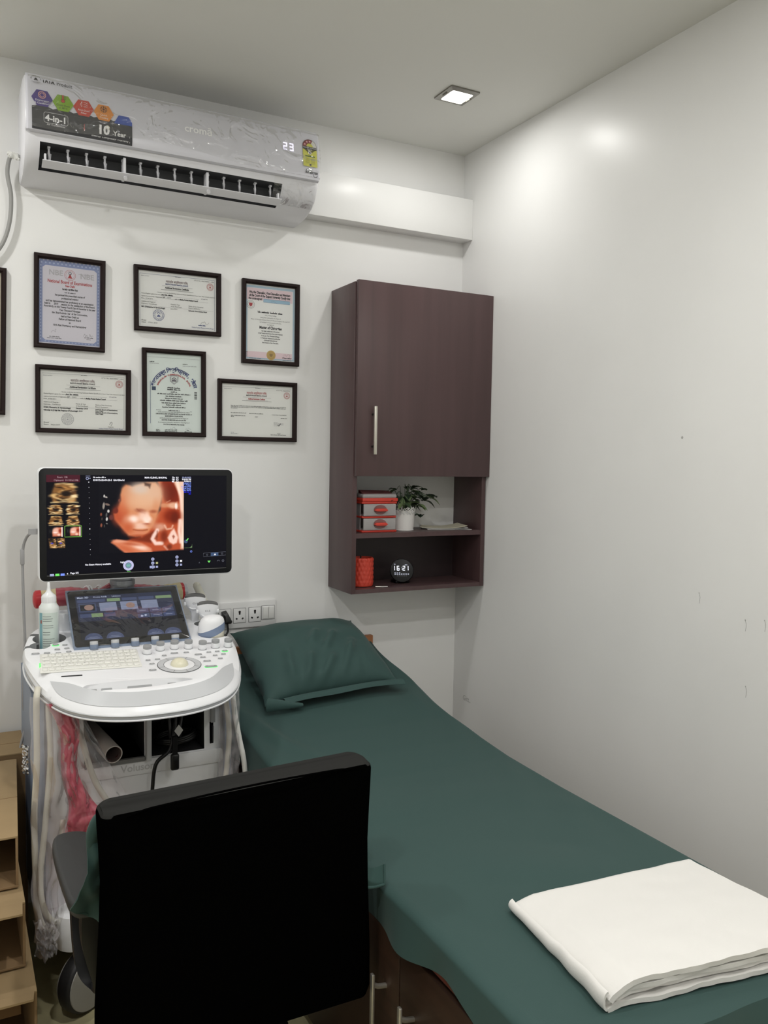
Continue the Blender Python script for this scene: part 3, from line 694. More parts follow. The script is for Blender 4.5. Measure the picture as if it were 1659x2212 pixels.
# ================================================================== SOCKET PANEL
pl = mat('switch_white', (224, 224, 224), .35)
sp = thing('socket_panel', 'white wall plate of three sockets and two switches behind the bed pillow', 'socket panel', (-.93, 0, .892))
b = MB(); b.box((-1.06, -.012, .890), (-.805, 0, .9915), pl, .005); b.build('cover_plate', sp)
seam = mat('switch_seam', (90, 90, 92), .6)
for x in (-1.0075, -.9510, -.8915):
    b = MB(); b.box((x-.0245, -.0128, .9105), (x+.0245, -.010, .9665), seam); b.box((x-.0232, -.0150, .9118), (x+.0232, -.010, .9652), pl, .0012); o = b.build('socket', sp)
    b = MB(); M = WALL(x, -.0153, .938)
    b.disc(0, .0145, .0046, black, M, n=16); b.disc(0, .0075, .0036, black, M, n=16); b.stroke([(0, .0145), (0, .008)], .004, mat('socket_red', (120, 30, 36), .5), M)
    for s in (-1, 1): b.stroke([(s*.0085, -.0125), (s*.0145, -.0085)], .0058, black, M)
    h = b.build('pin_holes', o, 0)
b = MB(); b.box((-.8655, -.0128, .9155), (-.8125, -.010, .9695), seam); b.box((-.8640, -.0145, .917), (-.8140, -.010, .968), pl, .001); o = b.build('switch_surround', sp)
for x in (-.8605, -.8375):
    b = MB(); t = [(-.0145, .9205), (-.0175, .9215), (-.0200, .962), (-.0185, .9645), (-.0145, .9650)]
    b.loft([[(xx, y, z) for y, z in t] for xx in (x, x+.0195)], mat('switch_rocker', (206, 206, 204), .35)); b.build('switch', o)
pg = MB(); pg.tube([(-1.0075, -.015, .951), (-1.0075, -.030, .951)], .006, black, 12)
pb_ = mat('black_plug', (20, 20, 22), .45)
pg.loft([[(-1.0215, -.0155, .958), (-1.0035, -.0155, .962), (-.9845, -.0155, .924), (-.9895, -.0155, .914), (-1.0185, -.0155, .914)], [(-1.020, -.040, .953), (-1.0045, -.040, .957), (-.9865, -.040, .923), (-.9905, -.040, .916), (-1.0175, -.040, .917)], [(-1.014, -.046, .945), (-1.006, -.046, .948), (-.992, -.046, .927), (-.995, -.046, .922), (-1.012, -.046, .923)]], pb_)
pg.tube([(-1.003, -.03, .918), (-1.005, -.035, .88), (-1.05, -.04, .84), (-1.105, -.04, .78), (-1.122, -.045, .6), (-1.125, -.06, .4)], .004, pb_, 8, step=5)
tag(pg.build('power_plug'), 'black three-pin plug in the leftmost wall socket', 'plug')
# ================================================================== WALL CABINET
wood = mat('dark_mahogany_laminate', (80, 60, 61), .40, vary=.11, vscale=4, stretch=(7, 7, .45), bump=.02, bscale=40)
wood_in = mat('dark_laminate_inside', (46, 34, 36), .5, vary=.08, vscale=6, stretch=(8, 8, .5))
edge_m = mat('cabinet_edge_band', (66, 46, 48), .45)
CX0, CX1, CD, CZ0, CZ1 = -.587, .002, -.213, 1.026, 2.172
cab = thing('wall_cabinet', 'dark mahogany wall cabinet with one door over two open shelves', 'cabinet', ((CX0+CX1)/2, -.11, CZ0))
for x0, x1 in ((CX0, CX0+.018), (CX1-.018, CX1)):
    b = MB(); b.box((x0, CD, CZ0), (x1, -.001, CZ1), wood, .0008); b.build('side_panel', cab)
b = MB(); b.box((CX0+.018, CD, CZ1-.018), (CX1-.018, -.001, CZ1), wood); b.build('top_panel', cab)
b = MB(); b.box((CX0+.018, CD+.001, CZ0), (CX1-.018, -.001, CZ0+.016), wood); b.build('bottom_panel', cab)
b = MB(); b.box((CX0+.018, CD+.002, 1.234), (CX1-.018, -.001, 1.252), wood); b.build('shelf', cab)
b = MB(); b.box((CX0+.018, CD+.004, 1.470), (CX1-.018, -.001, 1.487), wood); b.build('shelf', cab)
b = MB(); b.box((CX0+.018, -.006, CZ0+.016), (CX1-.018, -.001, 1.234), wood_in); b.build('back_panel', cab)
b = MB(); b.box((CX0+.018, -.006, 1.252), (CX1-.018, -.001, 1.470), mat('white_laminate', (224, 224, 222), .5)); b.build('back_panel', cab, label='white back panel')
b = MB(); b.box((CX0+.004, CD-.021, 1.466), (CX1+.003, CD-.002, CZ1+.004), wood, .001); dr = b.build('door', cab)
ni = mat('satin_nickel', (206, 202, 192), .38, .85)
b = MB(); hx = -.519; b.box((hx-.006, CD-.050, 1.546), (hx+.006, CD-.041, 1.722), ni, .002)
for z in (1.575, 1.693): b.tube([(hx, CD-.020, z), (hx, CD-.044, z)], .0042, mat('dark_metal', (60, 56, 56), .4, .7), 12)
b.build('handle', dr)

# ------------------------------------------------ on the upper open shelf
SH = 1.252
red_p = mat('red_plastic', (206, 62, 48), .35); clr_p = mat('frosted_clear_plastic', (186, 182, 182), .35, alpha=.72)
ox0, ox1, oy0, oy1 = -.530, -.381, -.185, -.035
org = thing('drawer_organizer', 'small red and clear plastic drawer organizer on the upper open shelf', 'storage drawers', ((ox0+ox1)/2, -.11, SH))
b = MB(); b.box((ox0, oy0+.006, SH), (ox1, oy1, SH+.008), red_p, .002); b.box((ox0+.002, oy0+.008, SH+.054), (ox1-.002, oy1, SH+.062), red_p, .002); b.box((ox0, oy0+.006, SH+.108), (ox1, oy1, SH+.117), red_p, .002)
for x in (ox0+.003, ox1-.006): b.box((x, oy0+.03, SH+.008), (x+.003, oy1-.002, SH+.11), clr_p)
b.box((ox0, oy1-.004, SH+.006), (ox1, oy1-.001, SH+.11), clr_p)
b.build('body', org)
for z in (SH+.009, SH+.063):
    b = MB(); b.box((ox0+.005, oy0+.002, z), (ox1-.007, oy0+.006, z+.044), clr_p, .001); b.box((ox0+.006, oy0+.006, z), (ox1-.008, oy1-.008, z+.003), clr_p); o = b.build('drawer', org)
    b = MB(); xc = (ox0+ox1)/2; M = WALL(xc, oy0+.0012, z+.023)
    b.prism([(.027*math.cos(2*PI*k/24), .018*math.sin(2*PI*k/24)) for k in range(24)], -.002, .002, mat('drawer_pull_brown', (128, 88, 86), .5), M=M)
    b.prism([(-.028, -.002), (-.020, -.006), (.020, -.006), (.028, -.002), (.020, .005), (-.020, .005)], .001, .014, red_p, .001, M=M); b.build('handle', o)
b = MB()
lidp = [(ox0, oy0+.002), (ox1, oy0+.002), (ox1, oy1), (ox0, oy1)]
b.box((ox0-.001, oy0, SH+.117), (ox1+.001, oy1, SH+.130), red_p, .003)
b.box((ox0+.001, oy0+.003, SH+.128), (ox1-.001, oy1-.002, SH+.146), clr_p, .008, 4); b.build('lid', org)
b = MB(); b.loft([[(ox0+.006, oy0+.010, SH+.146), (ox1-.006, oy0+.010, SH+.140), (ox1-.012, oy0+.06, SH+.156), (ox0+.010, oy0+.06, SH+.160)], [(ox0+.006, oy0+.012, SH+.143), (ox1-.006, oy0+.012, SH+.137), (ox1-.012, oy0+.06, SH+.145), (ox0+.010, oy0+.06, SH+.148)]], mat('maroon_cloth', (112, 64, 66), .6)); b.build('contents', org, label='maroon contents under the clear lid')

pot_w = mat('white_enamel', (232, 230, 228), .35)
px, py = -.322, -.125
pl_ = thing('potted_plant', 'green trailing artificial plant in a white lace-edged pot on the upper shelf', 'potted plant', (px, py, SH))
b = MB()
b.lathe([(0, 0), (.037, 0), (.041, .001), (.0415, .003), (.0395, .004), (.047, .078), (.048, .080), (.046, .080), (.038, .006), (0, .005)], (px, py, SH), pot_w, 48)
for k in range(24):     # openwork lace collar
    a = 2*PI*k/24
    h = .006+.004*(k % 3 == 0)+.003*(k % 2)
    M = T(px, py, SH) @ RZ(a) @ T(.0485, 0, .080) @ RY(PI/2) @ RZ(PI/2)
    b.disc(0, h*.5, h*.62, pot_w, M, h*.28, n=12); b.disc(.0045, h*1.1, h*.45, pot_w, M, h*.15, n=10)
    b.disc(.0, -.006, .0045, mat('lace_hole', (96, 94, 92), .6), M @ T(0, 0, .0004), n=8) if k % 2 else b.disc(0, -.009, .0030, mat('lace_hole'), M @ T(0, 0, .0004), n=8)
    b.disc(.004, -.013, .0022, mat('lace_hole'), M @ T(0, 0, .0004), n=7)
b.build('pot', pl_, 40)
b = MB(); b.disc(px, py, .044, mat('plant_moss', (44, 46, 36), .9), None, n=32, z=SH+.072); b.build('soil', pl_)
leaf_g = [mat('leaf_dark', (44, 58, 44), .4), mat('leaf_mid', (64, 82, 58), .4), mat('leaf_light', (104, 122, 84), .45)]
rn = random.Random(4)
b = MB(); stems = MB()
def leaf(b, p, d, L, wd, m_, curl):
    d = Vector(d).normalized(); s = d.cross(Vector((0, 0, 1))); s = s.normalized() if s.length > .05 else Vector((1, 0, 0)); n_ = s.cross(d)
    t = bmesh.new(); rows = []
    for i in range(7):
        u = i/6; ww = wd*math.sin(PI*min(1, u*.93+.04))**.8*(1-.35*u)
        c_ = Vector(p)+d*L*u-Vector((0, 0, 1))*curl*L*u*u
        rows.append([t.verts.new(c_+s*ww*k+n_*abs(k)*ww*.35) for k in (-1, -.5, 0, .5, 1)])
    for a, c_ in zip(rows[:-1], rows[1:]):
        for k in range(4): t.faces.new((a[k], a[k+1], c_[k+1], c_[k]))
    b.add(t, m_)
for k in range(36):
    a = rn.uniform(0, 2*PI); rr = rn.uniform(.01, .045) if k < 22 else rn.uniform(.05, .10); hh = rn.uniform(.095, .165) if k < 22 else rn.uniform(.10, .14)
    ex, ey = px+rr*math.cos(a)*1.15, py+rr*math.sin(a)*.55
    if k == 0: ex, ey, hh = px-.092, py-.01, .148
    if k == 1: ex, ey, hh = px+.112, py-.02, .125
    if k == 2: ex, ey, hh = px+.085, py-.03, .158
    if k == 3: ex, ey, hh = px+.06, py-.03, .06
    ey = min(-.04, max(-.19, ey))
    stems.tube([(px+.012*math.cos(a), py+.012*math.sin(a), SH+.07), ((px+ex)/2, (py+ey)/2, SH+hh+.012), (ex, ey, SH+hh)], .0011, leaf_g[1], 5, step=4)
    for q in range(2):
        dd = Vector((math.cos(a)+rn.uniform(-.7, .7), .5*math.sin(a)+rn.uniform(-.5, .3), rn.uniform(-.3, .5)))
        leaf(b, (ex, ey, SH+hh), dd, rn.uniform(.030, .043), rn.uniform(.014, .021), leaf_g[min(2, int(rn.uniform(0, 2.6)))], rn.uniform(.1, .6))
b.build('foliage', pl_, 60); stems.build('stems', pl_)

pw_ = mat('printed_cream_paper', (206, 200, 178), .55, vary=.1, vscale=25); wp = mat('sheet_paper', (226, 226, 224), .6)
def sheetfn(p0, p1, p2, p3, z0, curl, cz):
    def f(u, v):
        x = (p0[0]*(1-u)+p1[0]*u)*(1-v)+(p3[0]*(1-u)+p2[0]*u)*v; y = (p0[1]*(1-u)+p1[1]*u)*(1-v)+(p3[1]*(1-u)+p2[1]*u)*v
        return (x, y, z0+curl*max(0, u-.45)**2*3.3+cz*max(0, .3-u)**2*4)
    return f
b = MB(); b.grid(sheetfn((-.235, -.105), (-.075, -.205), (-.030, -.06), (-.175, -.012), SH+.0065, .012, .010), 16, 6, pw_, .0015)
b.grid(sheetfn((-.23, -.11), (-.07, -.203), (-.028, -.06), (-.175, -.012), SH+.0045, .006, .006), 12, 6, wp, .0012); tag(b.build('booklet'), 'cream printed booklet lying curled on the upper open shelf', 'booklet')
b = MB(); b.grid(sheetfn((-.215, -.13), (-.050, -.200), (-.029, -.05), (-.16, -.015), SH+.0016, .001, .0), 10, 6, wp, .0012); tag(b.build('paper_sheet'), 'white paper sheets underneath the cream booklet on the shelf', 'papers')
# ------------------------------------------------ on the lower open shelf
SL = CZ0+.016
b = MB(); qx, qy, qr = -.503, -.125, .0455
n = 72; rows = 28; rings = []
for j in range(rows+1):
    z = .002+.108*j/rows; ring = []
    for k in range(n):
        a = 2*PI*k/n; bump_ = .0026*abs(math.sin(a*9+z*92))*abs(math.sin(a*9-z*92))
        if j in (0, rows): bump_ = 0
        ring.append(((qr-.002+bump_*1.6)*math.cos(a), (qr-.002+bump_*1.6)*math.sin(a), z))
    rings.append(ring)
rings += [[(.039*math.cos(2*PI*k/n), .039*math.sin(2*PI*k/n), .110) for k in range(n)], [(.038*math.cos(2*PI*k/n), .038*math.sin(2*PI*k/n), .02) for k in range(n)]]
b.loft(rings, mat('coral_red_rubber', (204, 66, 48), .5), M=T(qx, qy, SL))
t = thing('pen_holder', 'coral red quilted cup at the left end of the lower shelf', 'cup', (qx, qy, SL)); b.build('cup', t, 60)
b = MB(); b.tube([(qx-.02, qy, SL+.03), (qx-.012, qy-.02, SL+.121)], .003, mat('dark_metal'), 8); tag(b.build('pen'), 'dark pen standing in the coral red cup', 'pen')
b = MB(); b.tube([(-.452, -.190, SL+.0024), (-.425, -.196, SL+.0024)], .0018, wp, 8); b.tube([(-.470, -.182, SL+.0024), (-.452, -.190, SL+.0024)], .0024, ni, 8); tag(b.build('thin_pin'), 'thin silver pin lying on the lower shelf in front of the red cup', 'pin')
clk = thing('alarm_clock', 'round black digital alarm clock showing 16:21 on the lower shelf', 'clock', (-.323, -.115, SL))
Mc = T(-.323, -.118, SL+.0475) @ RZ(-.35) @ RX(PI/2-.30)
b = MB(); cb = mat('glossy_black', (6, 6, 9), .3, spec=.2)
b.lathe([(0, -.035), (.03, -.033), (.043, -.02), (.047, 0), (.0475, .008), (.0455, .0115), (.0435, .0118)], (0, 0, 0), cb, 48, M=Mc); b.lathe([(.0437, .0112), (0, .0112)], (0, 0, 0), cb, 48, M=Mc)
b.box((-.355, -.13, SL), (-.291, -.085, SL+.012), cb, .004)
b.build('housing', clk, 40)
gw = glow('clock_digits', (236, 240, 255), 1.6); gd = glow('clock_icons', (190, 194, 210), .7)
b = MB(); Md = Mc @ T(0, 0, .0122)
for ch, x in (('1', -.034), ('6', -.016), ('2', .007), ('1', .020)): seven(b, ch, x-.004, .000, .010, .018, gw, Md, .0021)
b.rect(-.0040, .004, -.0020, .006, gw, Md) if False else None
for q in (.0045, .0115): b.rect(-.0008, q, .0010, q+.002, gw, Md)
for k in range(7): b.rect(-.030+k*.0087, -.0165, -.0245+k*.0087, -.0125, gd, Md)
for k in range(3): b.rect(-.030+k*.009, -.0095, -.025+k*.009, -.0075, gd, Md)
for k in range(5): b.rect(-.020+k*.0085, -.0225, -.0145+k*.0085, -.0205, mat('clock_dim', (90, 92, 100), .5), Md)
b.rect(.012, .021, .022, .0235, gd, Md); b.disc(-.028, .0245, .0028, gd, Md, .0016, n=12)
b.build('display', clk, 0)
# ================================================================== EXAMINATION COUCH
brown = mat('couch_brown_laminate', (56, 38, 28), .45, vary=.18, vscale=6, stretch=(9, 1, 9))
maroon_e = mat('couch_maroon_edge', (84, 26, 20), .45)
BX0, BX1, BY0, BY1 = -1.078, -.405, -2.05, -.03
bed = thing('examination_couch', 'low brown wooden examination couch with doors underneath, covered by the green sheet', 'couch', ((BX0+BX1)/2, (BY0+BY1)/2, 0))
b = MB(); b.box((BX0+.004, BY0, .06), (BX1, BY1, .555), brown); b.box((BX0+.05, BY0+.05, 0), (BX1-.04, BY1-.03, .06), mat('couch_plinth', (48, 34, 26), .6)); b.build('cabinet_base', bed)
b = MB(); b.box((BX0-.016, BY0-.01, .548), (BX1+.006, BY1, .578), maroon_e, .004); b.build('top_rail', bed)
dn = [(-2.05, -1.545), (-1.54, -1.04), (-1.035, -.54), (-.535, -.04)]
for i, (y0, y1) in enumerate(dn):
    b = MB(); b.box((BX0-.016, y0, .075), (BX0+.002, y1, .535), brown, .002); d_ = b.build('door', bed)
    hy = y1-.06 if i % 2 == 0 else y0+.055
    b = MB(); b.box((BX0-.052, hy-.006, .245), (BX0-.045, hy+.006, .445), ni, .002)
    for z in (.275, .415): b.tube([(BX0-.014, hy, z-.004), (BX0-.035, hy, z), (BX0-.047, hy, z+.006)], .0055, ni, 10)
    b.build('handle', d_)
def bedz(y):        # height of the lying surface; the head end is raised
    return float(np.interp(y, [-2.3, -1.2, -.95, -.80, -.62, -.37, -.18, 0.0], [.620, .622, .628, .640, .661, .704, .755, .806]))
b = MB(); foam = mat('couch_foam', (60, 60, 62), .8)
b.loft([[(BX0-.004, y, .578), (BX1, y, .578), (BX1+.006, y, bedz(y)-.02), (BX1-.006, y, bedz(y)-.007), (BX0+.012, y, bedz(y)-.007), (BX0-.006, y, bedz(y)-.02)] for y in lsp(BY0, BY1-.02, 24)], foam); b.build('mattress', bed)
b = MB(); tan = mat('headboard_wood', (150, 96, 58), .45, vary=.12, vscale=8)
b.box((-1.0, -.028, .06), (-.398, -.006, .822), tan, .003); b.build('headboard', bed)

green = mat('green_sheet_cotton', (42, 71, 68), .75, sheen=.08, bump=.06, bscale=420)
def sheet_fn(u, v):
    """u across from the hanging left hem to the tucked right side, v from foot to head"""
    y = -2.16+2.14*v
    zt = bedz(y)
    n1 = vnoise(3, y*3.2, 1.7)
    drop = .055+.03*n1+.05*sstep(-1.72, -2.0, y)+.075*sstep(-.8, -.35, y)
    xl = -1.094+.012*vnoise(5, y*2.5, .3)-.006*sstep(-.75, -.4, y)
    xr = -.388+.010*sstep(-.9, -.2, y)*math.sin(y*14)-.010*sstep(-.5, 0, y)
    wv = .004*vnoise(1.3, y*6, 9.1)
    if u < .16:      # the hanging side
        k = u/.16
        fold = .012*math.sin(y*15+2*n1)*(1-k)
        x = xl-.010*(1-k)-fold*.7-.004*math.sin(y*31)*(1-k)
        z = zt-.014-drop*(1-k)+.006*math.sin(y*9)*(1-k)
    elif u < .26:    # the turn over the edge
        k = (u-.16)/.10; a = k*PI/2
        x = xl+.026*(1-math.cos(a)); z = zt-.014+.014*math.sin(a)
    elif u < .92:
        k = (u-.26)/.66
        x = (xl+.026)+(xr-.012-(xl+.026))*k; z = zt
    else:
        k = (u-.92)/.08; a = k*PI*.62
        x = xr-.012+.012*math.sin(a)+.004*max(0, k-.8); z = zt-.012*(1-math.cos(a))-.06*max(0, k-.5)**1.5
    t = max(0, min(1, (u-.2)/.1))*max(0, min(1, (.93-u)/.06))
    # shallow creases, stronger at the head, the foot and along the right edge
    cr = .0050*max(0, vnoise(x*3.0+y*1.5, y*3.2, 2))**1.3*2+.004*vnoise(x*7, y*5, 5)*sstep(-.9, -.3, y)
    cr += .0035*math.sin((y*1.0-x*1.3)*23+3*vnoise(x*3, y*3, 8))*sstep(-.62, -.45, x)*sstep(-1.9, -1.2, y)*.6
    cr += .010*sstep(-.72, -.55, y)*math.exp(-((x+1.02+.25*(y+.6))/.022)**2)+.006*sstep(-.95, -.6, y)*math.exp(-((x+.95+.5*(y+.75))/.03)**2)
    z += t*cr
    f = max(0, (-2.065-y)/.095)
    if f > 0:
        a = min(1, f*3)
        z -= .30*max(0, f-.12)+.01*a; y = -2.070-.030*math.sin(min(1, f*2.2)*PI/2)-.014*f*math.sin(x*38+2*f)-.010*f*math.sin(x*17)
    return (x, y, z)
b = MB(); b.grid(sheet_fn, 110, 150, green)
sh_o = b.build('bed_sheet', None, 60)
tag(sh_o, 'dark green bed sheet stretched over the examination couch', 'bed sheet')

# pillow in a green case, leaning on the raised head end
def pil(u, v, side):
    """u left to right, v front to back"""
    A, B_, C_, D_ = Vector((-.988, -.425, .712)), Vector((-.490, -.400, .730)), Vector((-.518, -.055, .885)), Vector((-.990, -.055, .875))
    p = (A*(1-u)+B_*u)*(1-v)+(D_*(1-u)+C_*u)*v
    n_ = Vector((-.02, -.36, .93)).normalized()
    e = (max(0, 1-abs(2*u-1)**3.2)*max(0, 1-abs(2*v-1)**3.0))**.55
    pin = .020*(abs(2*u-1)**8)*(abs(2*v-1)**8)
    d = (p-(A+B_+C_+D_)/4); p = p+d*(pin*2-.05*(1-abs(2*u-1)**2)*(abs(2*v-1)**6)*.8)
    h = (.086 if side > 0 else .034)*e*side
    wr = 0
    if side > 0:
        edge = max(0, 1-e)
        wr = .0060*math.sin((u*19+3*v)*2+4*vnoise(u*4, v*4, 1))*max(0, .5-v)*1.4*(.3+edge)*(1-abs(2*u-1)**6)
        wr += .007*vnoise(u*6, v*6, 3.3)*e + .008*max(0, vnoise(u*3.1+7, v*3.4, 1.2))*e
        for (a0, b0, a1, b1, hh_) in ((.30, .06, .40, .30, .009), (.42, .05, .56, .26, .010), (.52, .34, .66, .56, .010), (.60, .10, .72, .34, .008), (.20, .10, .24, .40, .008), (.70, .28, .78, .46, .007), (.44, .45, .54, .62, .007)):
            du, dv = a1-a0, b1-b0; t_ = ((u-a0)*du+(v-b0)*dv)/(du*du+dv*dv); dd_ = abs((u-a0)*dv-(v-b0)*du)/math.hypot(du, dv)
            wr += 1.9*hh_*math.exp(-(dd_/.028)**2)*math.exp(-max(0, abs(t_-.5)-.3)**2*18)
        wr *= sstep(0, .08, v)
    return p+n_*(h+wr+.006)
b = MB(); nu, nv = 56, 44
b.grid(lambda u, v: pil(u, v, 1), nu, nv, green); b.grid(lambda u, v: pil(u, v, -1), nu, nv, green)
bmesh.ops.remove_doubles(b.bm, verts=b.bm.verts, dist=.0004); bmesh.ops.recalc_face_normals(b.bm, faces=b.bm.faces)
pi_t = thing('pillow', 'plump pillow in a dark green pillowcase at the head of the couch', 'pillow', (-.74, -.24, .72))
b.build('pillow_body', pi_t, 80)
# the open flange of the pillowcase along the front edge
def flange(u, v):
    p = pil(.10+.90*u, .0, 1)
    q = p+Vector((.004*v, -.040*v*(1-.2*u), .020*math.sin(v*2.0)-.016*v*v+.0015*math.sin(u*11)*v))
    q.z += .006*(1-v)
    return q
b = MB(); b.grid(flange, 60, 8, green, .0025)
def curlf(u, v):
    a = -PI*.5+PI*1.25*v
    base = Vector((-.995+.12*u, -.455-.004*u, .712+.012*(1-u)))
    return base+Vector((-.012*math.cos(a)*(1-u), -.016*math.cos(a)*(1-.6*u), .024*math.sin(a)*(1-.75*u)))
b.grid(curlf, 20, 14, green, .0022)
b.build('pillowcase_flange', pi_t, 80)

# folded white towel on the foot end
tw = mat('white_cotton', (230, 228, 224), .85, sheen=.2, bump=.12, bscale=300)
tq = [Vector((-.951, -1.995, 0)), Vector((-.470, -2.062, 0)), Vector((-.452, -1.700, 0)), Vector((-.905, -1.668, 0))]
def tow_layer(z0, z1, ins, k):
    def f(u, v):
        iu, iv = ins
        uu = u*(1-iu); vv = iv+(1-iv)*v
        p = (tq[0]*(1-uu)+tq[1]*uu)*(1-vv)+(tq[3]*(1-uu)+tq[2]*uu)*vv
        bz = bedz(p.y)
        ed = min(1, u/.06)**.5 if k == 0 else 1
        e2 = min(1, (1-v)/.03)**.5
        zt = z0+(z1-z0)*1.0
        z = bz+.003+zt*(.62+.38*(1-sstep(.1, 1.0, vv)))*(.45+.55*min(1, u/.10)**.6)*(.7+.3*e2)
        w_ = vnoise(uu*7+k*3, vv*7, k*1.7)
        z += .0022*w_+.004*max(0, .25-vv)*4*vnoise(uu*14+k*5, vv*5, 3+k)*(1 if u > .05 else 0)
        p.y += .006*vnoise(uu*6+k*2.1, 1, k)*max(0, .3-vv)*3; p.x += .005*vnoise(2, vv*7, k)*max(0, .1-u)*8
        p.z = z
        return p
    return f
b = MB()
levels = [(.000, .010), (.010, .022), (.022, .033), (.033, .046)]
offs = [(.0, .0), (.0, .030), (.0, .012), (.0, .002)]
for k, ((z0, z1), ins) in enumerate(zip(levels, offs)):
    b.grid(tow_layer(z0, z1, ins, k), 70, 50, tw, .0085 if k < 3 else .0095)
def tow_edge(u, v):     # the folded left side that wraps the layers
    p = tq[0]*(1-u)+tq[3]*u; a = PI*v
    h = (.043*(.62+.38*(1-sstep(.1, 1.0, u))))/2*(1.0)
    return Vector((p.x-.010*math.sin(a)-.003*vnoise(1, u*8, 2), p.y, bedz(p.y)+.004+h*.8-h*.8*math.cos(a)))
b.grid(tow_edge, 50, 10, tw, .004)
tag(b.build('folded_towel', None, 70), 'folded white cotton sheet lying on the foot end of the green couch', 'folded cloth')

# ================================================================== OFFICE CHAIR
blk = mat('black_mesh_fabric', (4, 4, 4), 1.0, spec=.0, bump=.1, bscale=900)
blk2 = mat('black_fabric_lit_top', (44, 44, 43), .95, spec=.05, bump=.1, bscale=900)
chp = mat('black_chair_plastic', (24, 24, 26), .4)
pad_m = mat('dark_grey_arm_pad', (44, 45, 46), .55, bump=.05, bscale=500)
ccx, cyb = -1.402, -1.5
ch = thing('office_chair', 'black swivel office chair seen from behind, in front of the ultrasound machine', 'chair', (ccx, -1.17, 0))
def ring_rr(cx, cy, hw, hd, r, z, n=6):
    return [(p[0], p[1], z) for p in rrect(cx-hw, cy-hd, cx+hw, cy+hd, min(r, hw*.99, hd*.99), n)]
rings = []
for z, k in ((.40, .90), (.405, .97), (.42, 1), (.50, 1), (.58, 1), (.66, 1), (.74, 1), (.82, 1), (.88, 1), (.90, 1), (.913, 1), (.921, .992), (.925, .975), (.927, .945)):
    hw = float(np.interp(z, [.40, .50, .60, .72, .80, .93], [.276, .275, .270, .264, .267, .272]))
    hd = .042*(1 if z < .9 else k)
    rings.append(ring_rr(ccx, cyb+.042, hw*(k if k > .96 else k+.03), hd*(.6 if k < .95 else 1), .020, z))
def back_shape(p, z):      # crown of the top edge, gentle wrap
    dx = (p[0]-ccx)/.262
    return (p[0], p[1]-.010*(1-dx*dx)+.012*abs(dx)**3, z+(.016*(1-dx*dx)-.022+.008*dx-.010*sstep(.70, 1.0, abs(dx)))*sstep(.78, .90, z))
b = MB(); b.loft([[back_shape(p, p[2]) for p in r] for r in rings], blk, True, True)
# top strip above the piped seam: same fabric, painted lighter as lit from above
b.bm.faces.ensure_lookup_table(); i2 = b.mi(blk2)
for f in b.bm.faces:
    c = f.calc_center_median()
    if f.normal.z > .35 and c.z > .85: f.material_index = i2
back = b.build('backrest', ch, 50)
b = MB(); b.tube([back_shape((ccx+dx, cyb+.006, 0), .912) for dx in lsp(-.245, .245, 40)], .0022, blk, 6); b.build('piping', back)
b = MB(); b.loft([ring_rr(ccx, -1.17, .245*k, .235*k, .06, z) for z, k in ((.42, .9), (.425, 1), (.455, 1.02), (.475, 1.0), (.488, .95), (.494, .80))], blk, True, True); b.build('seat', ch, 50)
b = MB(); b.box((ccx-.04, -1.44, .30), (ccx+.04, -1.425, .62), chp, .004); b.box((ccx-.04, -1.44, .38), (ccx+.04, -1.15, .40), chp, .004); b.build('back_support', ch)
for s in (-1, 1):
    axc = ccx+s*.266
    b = MB()
    out = [(-.060, -.165), (-.066, -.06), (-.064, .05), (-.050, .125), (-.020, .160), (.018, .165), (.040, .14), (.046, .05), (.044, -.08), (.036, -.17), (0, -.185), (-.035, -.182)]
    pl2 = [(p.x, p.y) for p in closed_spline([(x, y, 0) for x, y in out], 5)]
    b.prism([(axc-s*0+(-s)*(-x)*1.0, -1.165+y) if s < 0 else (axc+(-x), -1.165+y) for x, y in pl2], .632, .662, pad_m, .009, seg=3)
    a_ = b.build('armrest_pad', ch, 50)
    b = MB()
    lp = [(axc, -1.06, .628), (axc-s*.002, -1.10, .55), (axc-s*.006, -1.15, .43), (axc-s*.03, -1.19, .40), (axc-s*.03, -1.24, .43), (axc-s*.004, -1.27, .54), (axc, -1.29, .628)]
    P = smooth_path(lp, 7)
    b.loft([[(p.x+dx*.016, p.y+dy*.020, p.z) for dx, dy in ((1, 1), (-1, 1), (-1, -1), (1, -1))] for p in P], chp); b.build('armrest_loop', a_)
b = MB(); b.cyl((ccx, -1.17, .10), .028, .33, chp); b.cyl((ccx, -1.17, .385), .085, .035, chp, bev=.006); b.build('gas_column', ch)
b = MB()
for k in range(5):
    a = 2*PI*k/5+.45; e = (ccx+.27*math.cos(a), -1.17+.27*math.sin(a))
    b.tube([(ccx, -1.17, .105), ((ccx+e[0])/2, (-1.17+e[1])/2, .10), (e[0], e[1], .072)], [.030, .022, .016], chp, 10)
base = b.build('star_base', ch)
for k in range(5):
    a = 2*PI*k/5+.45; e = (ccx+.27*math.cos(a), -1.17+.27*math.sin(a)); b = MB()
    M = T(e[0], e[1], .027) @ RZ(a+.8) @ RY(PI/2)
    for o_ in (-.020, .006): b.cyl((0, 0, o_), .027, .014, chp, 20, .003, M=M)
    b.tube([(e[0], e[1], .027), (e[0], e[1], .068)], .008, chp, 8); b.build('caster', ch)
